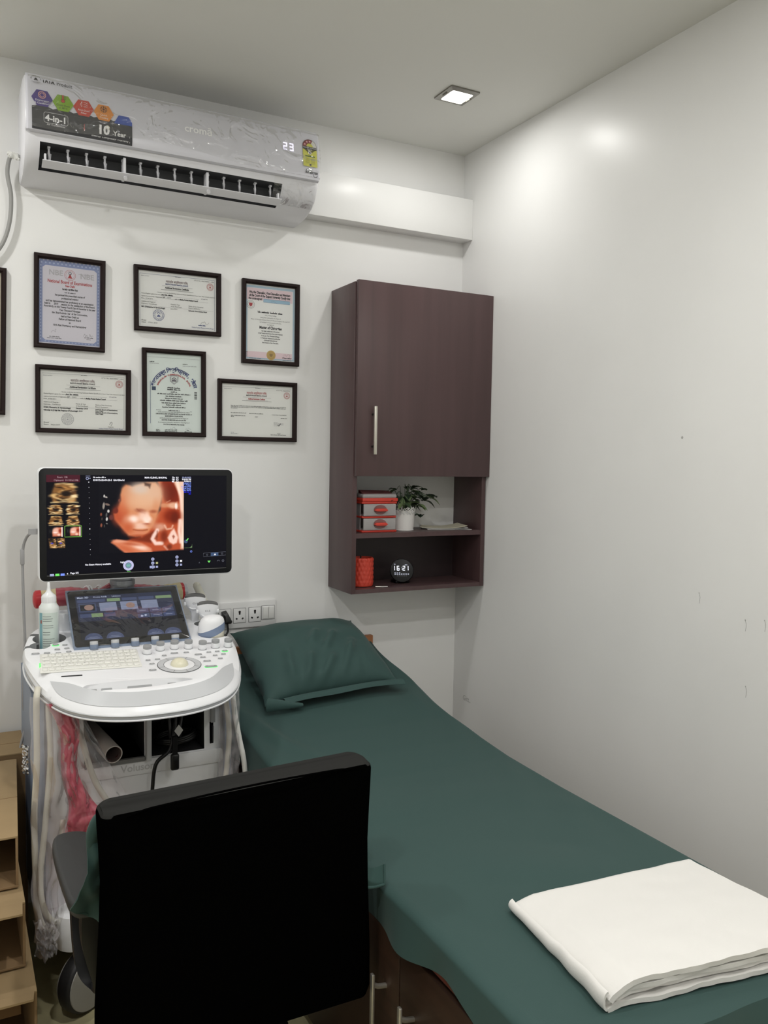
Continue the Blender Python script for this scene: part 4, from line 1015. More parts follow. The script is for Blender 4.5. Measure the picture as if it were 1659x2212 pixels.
# green cloth over the armrests in front of the backrest
gc = mat('green_scrub_cloth', (40, 70, 66), 0.8, sheen=.08, bump=.05, bscale=420)
def cloth(u, v):
    x = -1.690+.655*u
    if v < .45:
        k = v/.45; y = -1.408+.03*math.sin(u*7); z = .665-.008*math.sin(u*PI)*6-.004; z = z+(.10*(1-k))*(sstep(.12, .03, abs(u-.085)))*(1)
        y += .20*(k-.0)*(.8 if u < .3 else .55)
    else:
        k = (v-.45)/.55; y = -1.25+.06*k*(1 if u < .3 else .3)-.06*sstep(.5, 1, u); z = .658-.006*6*math.sin(u*PI)-.11*k*(1-.55*sstep(.15, .6, u))*(1+.5*vnoise(u*5, 1, 1))
    z += .007*vnoise(u*9, v*6, 4); y += .012*vnoise(u*8, v*5, 9)
    return (x, y, z)
b = MB()
# left fall: a draped corner that hangs from the arm pad
def fall(u, v):
    xs = [-1.668, -1.684, -1.686, -1.702, -1.714]; zs = [.848, .812, .752, .700, .672]
    k = [0, .16, .5, .85, 1]
    xl = float(np.interp(v, k, xs)); zl = float(np.interp(v, k, zs)); zr = .835-.215*v
    x = xl*(1-u)+(-1.585)*u
    return Vector((x, -1.375-.03*math.sin(u*6+v*3)*.5-.018*math.sin(PI*v)+.012*vnoise(u*5, v*5, 2), zl*(1-u)+zr*u-.022*math.sin(PI*u)*v+.006*vnoise(u*7, v*6, 4)))
def fall2(u, v):            # the lower turned-under flap
    a = fall(u, 1.0)
    return a+Vector((.02*v+.004*math.sin(u*8), .012*math.sin(v*2)+.02*v, -.006*v-.012*v*(1-u)))
b.grid(fall, 26, 26, gc, .0025); b.grid(fall2, 26, 6, gc, .0025)
b.tube([(-1.676, -1.385, .775), (-1.674, -1.395, .82), (-1.660, -1.402, .850), (-1.635, -1.402, .845)], [.008, .013, .014, .012], gc, 10, step=5)
def lap(u, v):              # across the arms behind the backrest
    x = -1.62+.50*u; return (x, -1.40+.12*v+.01*math.sin(u*9), .668-.05*math.sin(PI*u)+.006*vnoise(u*6, v*4, 6))
b.grid(lap, 30, 10, gc, .0025)
# right corner poking out past the backrest
def tip(u, v):
    A, B_, C_, D_ = Vector((-1.175, -1.46, .668)), Vector((-1.090, -1.468, .664)), Vector((-1.097, -1.472, .628)), Vector((-1.175, -1.475, .633))
    p = (A*(1-u)+B_*u)*(1-v)+(D_*(1-u)+C_*u)*v
    p.y += .012*abs(v-(.2+.75*u))-.004; p.z += .002*math.sin(u*7)
    return p
b.grid(tip, 14, 14, gc, .003); b.tube([tip(u, 1.0) for u in lsp(0, 1, 12)], .0035, gc, 8); b.tube([tip(1.0, v) for v in lsp(0, 1, 10)], .003, gc, 8)
tag(b.build('green_cloth', None, 60), 'crumpled dark green cloth draped over the armrests of the black chair', 'cloth')
# ================================================================== ULTRASOUND MACHINE
uw = mat('machine_white', (242, 243, 246), .32); ug = mat('machine_light_grey', (200, 202, 205), .4); ug2 = mat('machine_mid_grey', (158, 160, 162), .45)
ub = mat('machine_blue_grey', (128, 142, 164), .4); udk = mat('machine_dark', (38, 40, 43), .5); uc = mat('machine_cream', (222, 218, 202), .45)
bez = mat('monitor_bezel', (22, 23, 25), .4, spec=.25)
XC = -1.414
us = thing('ultrasound_machine', 'white ultrasound machine on castors with a large monitor and angled touch screen', 'ultrasound machine', (XC, -.40, 0))
TL_ = math.radians(8); CO = math.cos(TL_)
MD = T(0, -.88, .885) @ RX(TL_)
def D(x, y, h=0.0): return MD @ T(x, (y+.88)/CO, h)
def DZ(y): return .885+math.tan(TL_)*(y+.88)
# --- console deck
half = [(0, -.805), (.09, -.797), (.175, -.762), (.235, -.70), (.278, -.605), (.302, -.49), (.307, -.40), (.296, -.31), (.268, -.215), (.205, -.145), (.10, -.115), (0, -.110)]
outl = closed_spline([(x, y, 0) for x, y in half]+[(-x, y, 0) for x, y in reversed(half[1:-1])], 8)
NO = len(outl)
def onorm(i):
    d = outl[(i+1) % NO]-outl[i-1]; return Vector((d.y, -d.x, 0)).normalized()
def crow(k_in, dz, front):
    """outline moved inwards by k_in and down by dz; more at the front nose"""
    out = []
    for i, p in enumerate(outl):
        f = sstep(-.42, -.72, p.y); n_ = onorm(i)
        ki = k_in[0]*(1-f)+k_in[1]*f; dd = dz[0]*(1-f)+dz[1]*f
        q = p-n_*ki
        out.append(Vector((XC+q.x, q.y, DZ(q.y)-dd)))
    return out
b = MB()
R0 = crow((.010, .062), (0, 0), 1); R1 = crow((.004, .056), (.002, .002), 1); R2 = crow((0, .006), (.010, .034), 1); R3 = crow((0, 0), (.020, .044), 1); R4 = crow((.004, .006), (.052, .060), 1); R5 = crow((.03, .03), (.062, .066), 1)
b.loft([R0, R1, R2, R3, crow((.006, .006), (.03, .048), 1), crow((.03, .03), (.060, .063), 1)], uw, True, True)
deck = None
skirt = MB(); skirt.loft([R3, crow((-.002, -.002), (.022, .046), 1), R4, R5], ug, False, True)
deck = b.build('console_deck', us, 40)
skirt.build('console_skirt', us, 40)
b = MB(); b.tube(crow((.000, .002), (.050, .059), 1)+crow((.000, .002), (.050, .059), 1)[:1], .0028, uw, 6); b.build('edge_trim', us)
def cutter(x, y, r, depth, m_, ry=None):
    c = MB(); ry = ry or r
    c.prism([(r*math.cos(2*PI*k/40), ry*math.sin(2*PI*k/40)) for k in range(40)], -depth, .03, m_, M=D(x, y)); return c
wells = [cutter(-1.640, -.295, .048, .050, ug2), cutter(-1.672, -.350, .029, .045, ug2)]
c = MB(); c.box((-.075, -.009, -.030), (0, .009, .03), ug2, M=D(-1.672, -.352)); wells.append(c)
c = MB(); c.box((-.10, -.010, -.030), (0, .010, .03), ug2, M=D(-1.655, -.262) @ RZ(-.35)); wells.append(c)
wells.append(cutter(-1.155, -.372, .047, .045, ug2, .040)); wells.append(cutter(-1.148, -.268, .040, .045, ug2, .030))
c = MB(); c.box((0, -.012, -.030), (.12, .012, .03), ug2, M=D(-1.15, -.385) @ RZ(-.25)); wells.append(c)
# thumb recess in front of the keyboard
c = MB(); rec = []
nn = 40
lens = [(-.155+.31*k/20, .0) for k in range(21)]
def lensp(s_):
    return [(-.160*math.cos(PI*k/24), .030*math.sin(PI*k/24)*s_) for k in range(25)]
top_ = lensp(1.0); low = [(x, -.026+.026*(x/.16)**2*1.0) for x, y in reversed(top_[1:-1])]
pl3 = top_+low
c.loft([[(x*1.02, y*1.03, .02) for x, y in pl3], [(x, y, 0) for x, y in pl3], [(x*.97, -.002+y*.94, -.0015-.030*((.030-y)/.056)) for x, y in pl3]], mat('recess_white_shaded', (216, 217, 220), .4), M=D(-1.468, -.706) @ RZ(-.055))  # white plastic like the deck, greyed to paint in the recess's shading
wells.append(c)
cut(deck, *wells)
MB_ = D(-1.468, -.706) @ RZ(-.055) @ T(0, .004, -.0158) @ RX(.49)
for x0, x1, pts in ((-.122, -.094, [(-.113, .001), (-.108, -.005), (-.103, .001)]), (-.083, -.055, [(-.074, .001), (-.069, -.005), (-.064, .001)]), (-.015, .050, [(.002, -.001), (.010, -.004), (.018, -.005), (.026, -.004), (.033, -.001)]), (.092, .116, [(.100, -.003), (.108, .000), (.112, -.003)])):
    b = MB(); b.box((x0, -.013, 0), (x1, .009, .004), ug2, .0015, M=MB_); b.stroke(pts, .001, udk, MB_, .0042); b.build('front_button', us)
# grey grip inset along the nose
b = MB(); rows = []
i0 = [i for i, p in enumerate(outl) if p.y < -.60]
seq = sorted(i0, key=lambda i: outl[i].x)
for kk, off in ((0.06, 0), (.40, .0), (.80, 0)):
    row = []
    for j, i in enumerate(seq):
        e = abs(2*j/(len(seq)-1)-1); sh = .5*max(0, e-.80)/.20
        k2 = kk+(.42-kk)*min(1, sh*2)**2
        p = R1[i].lerp(R2[i], k2); n_ = Vector((outl[i].x*.4, -.7, .7)).normalized()
        row.append(p+n_*.0016)
    rows.append(row)
b.loft(rows, ug, False, False, closed=False); b.build('grip_inset', us, 60)
for sx in (-1, 1):     # side grips
    b = MB(); ii = [i for i, p in enumerate(outl) if p.x*sx > 0 and -.60 < p.y < -.52]; ii.sort(key=lambda i: outl[i].y)
    b.loft([[R2[i]+onorm(i)*.0012 for i in ii], [R4[i]+onorm(i)*.0030 for i in ii]], uw, False, False, closed=False); b.build('side_grip', us)
# --- keyboard
KX0, KY1 = -1.677, -.430
b = MB(); KM = D(0, 0) 
def KD(u, v, h=0.0):   # u along keyboard (0..1), v from the back row to the front (0..1)
    return D(-1.676+.262*u+(-.012)*v, -.428-.140*v-.020*u*(1-.2*v), h) @ RZ(-.09)
kb = mat('keyboard_silicone', (236, 236, 230), .45)
b = MB(); b.box((-.0, -.144, .0005), (.270, .0, .0022), kb, .001, M=D(-1.679, -.426) @ RZ(-.085)); kbd = b.build('keyboard', us)
lg = mat('key_letters', (150, 150, 150), .6)
rowsK = [14, 14, 14, 13, 12]
KB0 = D(-1.679, -.426) @ RZ(-.085)
legend = ['`1234567890-=<', 'TQWERTYUIOP[]\\', 'CASDFGHJKL;\'E^', 'SZXCVBNM,./S>', '']
for r, n in enumerate(rowsK):
    y = -.0165-.0265*r; x = .004
    if r < 4:
        ws = [.0165]*n; 
        if r in (1, 2): ws[0] = .021
        if r == 3: ws[0] = .025
        rest = (.262-sum(ws))/max(1, n); ws = [w_+rest for w_ in ws]
    else:
        ws = [.0175, .0175, .0185, .100, .0180, .0180, .0180, .0180, .018, .0185]
    for k, wd in enumerate(ws):
        b = MB(); b.box((x+.0015, y-.0105, .002), (x+wd-.0015, y+.0105, .0052), kb, .0016, M=KB0)
        t_ = legend[r][k] if k < len(legend[r]) else ''
        if t_: b.text(t_, .0085, lg, KB0 @ T(x+.0075, y-.0012, .00535), res=1)
        b.build('key', kbd, 50); x += wd
b = MB(); b.box((-.0015, -.100, .0004), (.0015, -.070, .0030), glow('green_led', (70, 255, 80), 1.6), .0006, M=KB0); b.build('status_light', kbd)
b = MB(); b.box((-.027, -.0035, .0004), (.027, .0035, .0010), udk, M=D(-1.614, -.606) @ RZ(-.09)); b.build('card_slot', us)
# --- trackball
TX, TY = -1.319, -.602
b = MB(); M = D(TX, TY)
b.disc(0, 0, .061, ug, M, .044, z=.0016, n=48); b.disc(0, 0, .0625, udk, M, .0608, z=.0010, n=48); b.disc(0, 0, .0445, udk, M, .0436, z=.0018, n=48); b.disc(0, 0, .0436, uw, M, z=.0014, n=48)
for a in (.95, 2.05, 3.3, 4.2, 4.9, 5.75): b.stroke([(.0446*math.cos(a), .0446*math.sin(a)), (.060*math.cos(a), .060*math.sin(a))], .0010, udk, M, .0019)
b.build('trackball_ring', us)
b = MB(); b.lathe([(.0255, .0015), (.0250, .004), (.0235, .009), (.019, .0145), (.012, .0185), (.006, .0198), (0, .0202)], (0, 0, 0), mat('trackball_ivory', (228, 224, 200), .12), 36, M=M)
b.build('trackball', us, 60)
# --- knobs and buttons
def knob(x, y, body_m, top_m, r=.0120, h=.026, par=us, M=None):
    M = M or D(x, y)
    b = MB(); b.cyl((0, 0, 0), r*1.1, .0015, ug2, 24, M=M); b.cyl((0, 0, .001), r, h*.62, body_m, 28, .0008, M=M); b.cyl((0, 0, h*.62), r*1.02, h*.38, top_m, 28, .0012, M=M)
    for k in range(14): b.box((r*.97, -.0006, .003), (r*1.03, .0006, h*.58), body_m, M=M @ RZ(2*PI*k/14))
    b.build('rotary_knob', par)
for x, y in ((-1.388, -.491), (-1.345, -.472), (-1.302, -.470), (-1.261, -.477), (-1.222, -.495), (-1.181, -.492), (-1.141, -.494)):
    knob(x, y, uw, ug2)
gl = glow('button_green', (120, 255, 140), .9)
def button(x, y, w_, h_, m_=None, a=-.06, lit=False):
    M = D(x, y) @ RZ(a); b = MB(); r = h_/2*.98
    b.prism(rrect(-w_/2-.0018, -h_/2-.0018, w_/2+.0018, h_/2+.0018, r, 5), .0004, .0012, gl if lit else uw, M=M)
    b.prism(rrect(-w_/2, -h_/2, w_/2, h_/2, r*.9, 5), .0006, .0032, m_ or ug2, .0008, M=M)
    b.rect(-w_*.25, -.0009, w_*.25, .0009, uw, M, .0034)
    b.build('console_button', us)
for x, y, w_, h_, lit in ((-1.629, -.357, .017, .014, True), (-1.629, -.398, .015, .011, False), (-1.629, -.428 + .0, .015, .011, False), (-1.604, -.366, .015, .011, False), (-1.602, -.396, .015, .011, False), (-1.600, -.424, .015, .011, False), (-1.690, -.418, .022, .011, False), (-1.659, -.420, .017, .012, False),
                          (-1.397, -.548, .014, .011, False), (-1.370, -.548, .015, .008, False), (-1.345, -.524, .014, .010, False), (-1.312, -.512, .022, .010, False), (-1.277, -.515, .016, .010, False), (-1.392, -.578, .015, .009, False), (-1.400, -.625, .021, .011, False),
                          (-1.247, -.540, .022, .011, False), (-1.240, -.566, .016, .010, False), (-1.236, -.598, .022, .010, False), (-1.236, -.640, .034, .012, True), (-1.212, -.530, .014, .009, False), (-1.186, -.530, .014, .009, False), (-1.162, -.530, .016, .010, True), (-1.201, -.560, .014, .009, False), (-1.174, -.556, .014, .009, False), (-1.193, -.588, .014, .009, False), (-1.190, -.455, .034, .010, False)):
    button(x, y, w_, h_, lit=lit)
# --- cup holder behind the gel bottle
b = MB(); b.lathe([(.034, -.06), (.036, .03), (.0365, .052), (.033, .053), (.031, .05), (.030, -.05), (0, -.05)], (-1.588, -.205, .978), uw, 36); b.build('holder_ring', us, 40)

# --- touch panel
PB, PT = Vector((-1.409, -.405, DZ(-.405)+.004)), Vector((-1.409, -.222, 1.090))
pv = (PT-PB).normalized(); pn = Vector((1, 0, 0)).cross(pv); PL = (PT-PB).length
MT = Matrix(((1, pv.x, pn.x, PB.x), (0, pv.y, pn.y, PB.y), (0, pv.z, pn.z, PB.z), (0, 0, 0, 1)))
HW = .175
b = MB()
b.loft([[MT @ Vector((x*s_, y, z)) for x, y, z in ((-HW, -.030, -.012), (HW, -.030, -.012), (HW, -.030, .001), (-HW, -.030, .001))] for s_ in (1,)] + [[MT @ Vector(q) for q in ((-HW, PL+.012, -.012), (HW, PL+.012, -.012), (HW, PL+.012, .001), (-HW, PL+.012, .001))]], ub)
b.loft([[MT @ Vector(q) for q in ((-HW+.004, -.028, -.011), (HW-.004, -.028, -.011), (HW-.004, PL+.008, -.011), (-HW+.004, PL+.008, -.011))], [(XC-HW+.01, -.40, DZ(-.40)), (XC+HW-.01, -.40, DZ(-.40)), (XC+HW-.03, -.16, DZ(-.16)), (XC-HW+.03, -.16, DZ(-.16))]], ub)
b.build('touch_panel_housing', us)
b = MB(); b.prism(rrect(-HW+.004, .0, HW-.004, PL+.006, .008, 4), .001, .0035, mat('panel_glass_black', (12, 13, 15), .12), .0008, M=MT); tp = b.build('touch_panel', us)
b = MB(); W2 = .150; S0, S1 = .024, PL-.018
def trect(x0, y0, x1, y1, m_, z=.0042): b.rect(x0, y0, x1, y1, m_, MT, z)
tbg = glow('touch_background', (48, 54, 78), .55); tk = glow('touch_button', (66, 76, 108), .7); tg = glow('touch_green', (118, 142, 104), .75); tl = glow('touch_grey', (120, 128, 152), .8); tw_ = glow('touch_text', (170, 178, 200), .9); tsk = glow('touch_image', (150, 122, 112), .7); tdk = glow('touch_dark', (26, 29, 40), .5)
trect(-W2, S0, W2, S1, tbg, .0038)
trect(-W2, S0, W2, S0+.075, tdk, .0039)
hh = S1-S0
for x0, x1, m_ in ((-W2+.004, -.062, tk), (-.056, -.016, tg), (-.010, .036, tk), (.042, .090, tk), (.096, W2-.003, tg)): trect(x0, S1-.030, x1, S1-.017, m_)
b.text('Main 3D', .010, tw_, MT @ T(-W2+.005, S1-.011, .0043), 'LEFT', bold=.0002); b.text('Probe RAB', .009, tw_, MT @ T(-W2+.054, S1-.011, .0043), 'LEFT'); b.text('Utilities', .009, tw_, MT @ T(-W2+.11, S1-.011, .0043), 'LEFT')
for k, x0 in enumerate((-W2+.010, -.078, -.014, .050)):
    trect(x0-.004, S1-.070, x0+.048, S1-.034, tl if k else tk); trect(x0, S1-.066, x0+.044, S1-.038, tdk if k == 0 else tl, .0044)
    if k in (0, 2): b.prism([(x0+.026+.014*math.cos(2*PI*q/14), S1-.052+.012*math.sin(2*PI*q/14)) for q in range(14)], .0045, .0046, tsk, M=MT)
for x0, m_ in ((-W2+.006, tk), (-.110, tg), (-.072, tk)): trect(x0, S1-.094, x0+.034, S1-.078, m_)
for r in range(2):
    for q in range(3):
        x0 = .028+q*.040; trect(x0, S1-.088-.022*r, x0+.036, S1-.070-.022*r, tk, .0044); b.rect(x0+.008, S1-.081-.022*r, x0+.028, S1-.078-.022*r, tl, MT, .0046)
b.poly([(.036, S1-.106), (.040, S1-.097), (.044, S1-.106)], tw_, MT @ T(0, 0, .0047)); b.poly([(.048, S1-.097), (.056, S1-.097), (.052, S1-.106)], tw_, MT @ T(0, 0, .0047))
for x0 in (-.115, -.052, .070, .124):
    b.disc(x0, S0, .026, tk, MT @ T(0, 0, .0041), a0=0, a1=PI); b.rect(x0-.018, S0+.003, x0+.018, S0+.005, tl, MT, .0046)
    b.rect(x0-.012, S0+.008, x0+.012, S0+.010, tl, MT, .0046)
b.build('touch_display', tp, 0)
b = MB(); fl_m = clear('glossy_panel_film', gloss=.16, rough=.03, haze=.03, bump=.25, bscale=9, dist=.01)
b.grid(lambda u, v: MT @ Vector((-HW-.002+(2*HW+.004)*u, -.004+(PL+.016)*v, .0060+.0035*abs(vnoise(u*6, v*5, 2))*max(.15, sstep(.75, 1, v)+sstep(.9, 1, abs(2*u-1))))), 50, 34, fl_m); b.build('protective_film', tp, 80)
for x in (-1.528, -1.467, -1.408, -1.348, -1.286):
    Mk = MT @ T(x-PB.x, -.014, .001) @ RX(-.75)
    knob(0, 0, ub, ug, .0115, .025, us, Mk)

# --- monitor
MX0, MX1, MZ0, MZ1, MY = -1.667, -1.058, 1.136, 1.489, -.27
mcx, mcz = (MX0+MX1)/2, (MZ0+MZ1)/2
WM = WALL(mcx, MY, mcz); hw, hh = (MX1-MX0)/2, (MZ1-MZ0)/2
b = MB(); b.prism(rrect(-hw, -hh, hw, hh, .020, 6), -.042, 0, uw, .004, M=WM); mon = b.build('monitor', us, 30)
b = MB(); b.prism(rrect(-hw+.0035, -hh+.0035, hw-.0035, hh-.0035, .017, 6), -.001, .0012, bez, .0008, M=WM); b.build('bezel', mon)
sw, sh_ = .281, .1535
scx, scy = -1.362-mcx, 1.3125-mcz
SM = WM @ T(scx, scy, .0020)
def picture_grid(name, parent, img, x0, y0, x1, y1, M, m_):
    """a display picture: one colour per mesh point"""
    H_, W_ = img.shape[:2]
    me = bpy.data.meshes.new(name); vs = []; fs = []
    for j in range(H_):
        for i in range(W_):
            vs.append(M @ Vector((x0+(x1-x0)*i/(W_-1), y1+(y0-y1)*j/(H_-1), 0)))
    for j in range(H_-1):
        for i in range(W_-1):
            a = j*W_+i; fs.append((a, a+W_, a+W_+1, a+1))
    org = vs[0].copy(); me.from_pydata([v-org for v in vs], [], fs)
    ca = me.color_attributes.new('picture', 'FLOAT_COLOR', 'POINT')
    l_ = np.where(img/255 <= .04045, img/255/12.92, ((img/255+.055)/1.055)**2.4)
    ca.data.foreach_set('color', np.concatenate([l_, np.ones((H_, W_, 1))], 2).astype(np.float32).ravel())
    me.materials.append(m_)
    o = bpy.data.objects.new(name, me); COL.objects.link(o); o.location = org-WLOC[parent.name]; o.parent = parent; WLOC[o.name] = org
    return o
class Paint:
    def __init__(s, x0, y0, x1, y1, step, bg):
        s.X, s.Y = np.meshgrid(np.arange(x0, x1+.01, step), np.arange(y0, y1+.01, step)); s.c = np.zeros(s.X.shape+(3,))+np.array(bg, float)
    def mix(s, a, col):
        a = np.clip(a, 0, 1)[..., None]; s.c = s.c*(1-a)+np.array(col, float)*a
    def ell(s, x, y, rx, ry, col, soft=.25, op=1.0, rot=0.0):
        dx, dy = s.X-x, s.Y-y; c_, k_ = math.cos(rot), math.sin(rot); u, v = dx*c_+dy*k_, -dx*k_+dy*c_
        d = np.sqrt((u/rx)**2+(v/ry)**2); t = np.clip((1+soft-d)/(2*soft), 0, 1); s.mix(op*t*t*(3-2*t), col)
    def poly(s, pts, col, soft=4, op=1.0):
        ins = np.zeros(s.X.shape, bool); dist = np.full(s.X.shape, 1e9); n = len(pts)
        for i in range(n):
            (x1, y1), (x2, y2) = pts[i], pts[(i+1) % n]
            if y1 != y2: ins ^= ((y1 > s.Y) != (y2 > s.Y)) & (s.X < (x2-x1)*(s.Y-y1)/(y2-y1)+x1)
            L2 = (x2-x1)**2+(y2-y1)**2; t = np.clip(((s.X-x1)*(x2-x1)+(s.Y-y1)*(y2-y1))/max(L2, 1e-9), 0, 1)
            dist = np.minimum(dist, np.hypot(s.X-x1-t*(x2-x1), s.Y-y1-t*(y2-y1)))
        sd = np.where(ins, dist, -dist); s.mix(op*np.clip(.5+sd/(2*soft), 0, 1), col)
    def line(s, pts, wd, col, soft=3, op=1.0):
        dist = np.full(s.X.shape, 1e9)
        for (x1, y1), (x2, y2) in zip(pts[:-1], pts[1:]):
            L2 = (x2-x1)**2+(y2-y1)**2; t = np.clip(((s.X-x1)*(x2-x1)+(s.Y-y1)*(y2-y1))/max(L2, 1e-9), 0, 1); dist = np.minimum(dist, np.hypot(s.X-x1-t*(x2-x1), s.Y-y1-t*(y2-y1)))
        s.mix(op*np.clip(.5+(wd/2-dist)/(2*soft), 0, 1), col)
def fetus_picture():
    p = Paint(430, 146, 978, 600, 2.6, (9, 9, 17))
    p.poly([(800, 140), (985, 140), (985, 590), (600, 605), (560, 560), (508, 530), (520, 515), (600, 520), (690, 500), (740, 430), (820, 330), (830, 230)], (176, 76, 44), 7)
    p.poly([(838, 140), (905, 140), (938, 200), (945, 270), (905, 290), (850, 270), (835, 220), (815, 170)], (120, 38, 20), 10); p.ell(880, 215, 40, 45, (100, 30, 16), .6, .8)
    p.poly([(905, 140), (985, 140), (985, 590), (955, 585), (966, 380), (950, 240)], (228, 190, 166), 8); p.line([(935, 160), (955, 260), (962, 400), (968, 560)], 14, (250, 226, 208), 8, .8)
    p.ell(900, 370, 55, 45, (120, 34, 14), .5, .9); p.ell(915, 380, 25, 35, (90, 26, 12), .6, .7); p.ell(850, 300, 30, 14, (206, 140, 100), .6, .8); p.ell(905, 300, 34, 20, (222, 172, 140), .5, .9); p.ell(925, 305, 9, 20, (250, 232, 222), .5, .9); p.line([(930, 278), (938, 325)], 6, (200, 150, 124), 3, .7); p.line([(862, 280), (885, 268)], 6, (220, 170, 140), 4, .6)
    # head
    p.poly([(570, 262), (565, 230), (578, 190), (600, 168), (625, 172), (640, 178), (700, 160), (735, 150), (790, 152), (820, 190), (832, 240), (822, 290), (805, 340), (790, 390), (772, 430), (745, 470), (700, 495), (660, 500), (615, 490), (585, 455), (555, 420), (530, 385), (525, 350), (550, 320), (560, 290)], (204, 128, 86), 7)
    p.ell(560, 360, 45, 60, (176, 74, 44), .7, .9); p.ell(585, 300, 30, 60, (196, 104, 66), .8, .8); p.ell(600, 205, 26, 34, (198, 128, 88), .7, .9); p.ell(720, 235, 105, 85, (216, 180, 150), .8, .85); p.ell(690, 190, 55, 30, (204, 186, 170), .8, .8); p.ell(790, 210, 38, 60, (214, 172, 142), .7, .8); p.poly([(715, 150), (760, 160), (752, 190), (742, 176), (720, 172)], (74, 54, 46), 6, .85)
    p.ell(700, 280, 80, 35, (220, 168, 130), .9, .6); p.ell(790, 330, 20, 60, (206, 140, 100), .8, .7)
    p.ell(693, 332, 30, 12, (150, 80, 56), .8, .85, .15); p.ell(775, 338, 22, 10, (160, 84, 56), .8, .85); p.line([(668, 320), (700, 345), (722, 350)], 5, (140, 72, 52), 4, .6)
    p.ell(640, 390, 44, 30, (226, 176, 150), .9, .8); p.ell(650, 385, 26, 20, (250, 226, 212), .8, .85); p.ell(708, 372, 30, 30, (238, 200, 180), .8, .9); p.ell(738, 392, 26, 24, (248, 222, 206), .6, .95); p.ell(735, 370, 14, 26, (240, 204, 184), .8, .8); p.ell(728, 418, 26, 6, (150, 66, 40), .7, .8); p.ell(690, 425, 36, 16, (240, 206, 188), .8, .7)
    p.ell(695, 440, 45, 9, (232, 188, 166), .7, .8); p.line([(645, 452), (675, 458), (705, 460), (735, 455)], 6, (140, 62, 38), 4, .85); p.ell(690, 474, 45, 10, (206, 126, 92), .8, .9); p.ell(675, 492, 50, 8, (170, 74, 44), .8, .7); p.ell(610, 440, 34, 36, (186, 84, 50), .9, .8); p.ell(770, 420, 22, 26, (206, 140, 104), .9, .7)
    p.poly([(615, 500), (700, 503), (760, 470), (800, 455), (800, 500), (760, 540), (640, 520)], (112, 40, 20), 9, .9)
    # forearm below
    p.poly([(506, 532), (540, 512), (580, 522), (640, 528), (700, 540), (760, 575), (770, 605), (600, 605), (560, 575), (530, 548)], (206, 120, 84), 7); p.ell(560, 525, 45, 10, (226, 160, 130), .7, .8, .1); p.ell(690, 565, 50, 16, (244, 208, 188), .8, .9, .3); p.ell(600, 575, 50, 14, (190, 92, 56), .8, .7, .4); p.ell(640, 545, 60, 9, (170, 72, 40), .8, .6, .15)
    # hands
    p.ell(820, 440, 34, 24, (206, 150, 124), .7, .9); p.line([(848, 430), (862, 455), (895, 450), (902, 432)], 10, (226, 178, 152), 5, .9); p.line([(800, 460), (780, 490), (768, 515), (790, 545), (830, 545)], 24, (240, 206, 192), 6, .95); p.line([(800, 465), (798, 520)], 6, (120, 60, 44), 4, .7); p.ell(845, 500, 22, 36, (110, 36, 18), .7, .8)
    p.poly([(868, 510), (890, 470), (910, 450), (925, 480), (938, 510), (930, 545), (905, 555), (880, 540)], (240, 204, 188), 6, .95); p.poly([(898, 500), (908, 492), (916, 505), (906, 520)], (150, 80, 60), 4, .9); p.line([(950, 400), (945, 470), (955, 540)], 22, (248, 220, 204), 7, .85); p.line([(846, 565), (866, 585)], 12, (214, 160, 140), 5, .8); p.ell(880, 570, 16, 16, (100, 40, 24), .7, .8)
    # specks
    for x, y, rx, ry, c_ in ((465, 237, 5, 9, (200, 196, 190)), (477, 244, 8, 5, (180, 170, 160)), (461, 298, 7, 22, (150, 140, 130)), (484, 290, 16, 7, (120, 100, 90)), (490, 332, 7, 10, (214, 208, 200)), (445, 352, 6, 10, (130, 70, 50)), (480, 382, 6, 12, (214, 210, 204)), (478, 355, 5, 14, (90, 90, 88)), (450, 380, 4, 9, (70, 60, 50)), (446, 420, 6, 12, (140, 80, 60)), (480, 410, 6, 4, (110, 106, 100)), (465, 425, 3, 9, (70, 70, 66)), (560, 265, 8, 10, (120, 70, 60)), (507, 372, 14, 16, (96, 50, 46)), (535, 330, 16, 18, (104, 40, 30))):
        p.ell(x, y, rx, ry, c_, .35, .95, .3 if rx > ry else .1)
    p.mix(np.where(p.X > 974, 1, 0), (9, 9, 17)); 
    return p.c
scm = screen_mat('ultrasound_display', .9)
def U(cx): return (cx-118)/(1272-118)*2*sw-sw      # display columns/rows read off the photographed screen
def V(cy): return sh_-(cy-105)/(697+24-105)*2*sh_
b = MB(); b.rect(-sw, -sh_, sw, sh_, glow('display_ground', (9, 9, 17), 1.0), SM)
b.rect(-sw, -sh_-.0035, sw, -sh_-.0022, mat('bezel_line', (120, 120, 120), .4), SM)
SA = SM @ T(0, 0, .0006)
wt = glow('display_white', (228, 228, 236), 1.0); bt = glow('display_blue', (116, 140, 232), 1.0); gt = glow('display_green', (110, 214, 100), 1.0); dt = glow('display_dim', (92, 94, 104), 1.0); mt = glow('display_maroon', (66, 26, 36), 1.0); st_ = glow('display_steel', (150, 156, 190), 1.0); dbt = glow('display_deep_blue', (30, 34, 190), 1.0)
b.rect(U(118), V(150), U(318), V(105), mt, SA, -.0002)
b.text('Exam:  OB', .0068, glow('display_pink', (180, 150, 156), 1), SA @ T(U(213), V(124), 0)); b.text('Clipboard:  31/103.63 MB', .0068, glow('display_pink', (180, 150, 156), 1), SA @ T(U(235), V(143), 0))
scrib(b, SA, U(398), V(123), U(475)-U(398), .0042, wt, 201); b.text('E10172-22-09-23-3  GA=20w1d', .0072, wt, SA @ T(U(398), V(142), 0), 'LEFT', bold=.0003)
b.text('MAA CLINIC, BHOPAL', .0072, wt, SA @ T(U(720), V(125), 0), 'LEFT', bold=.0003)
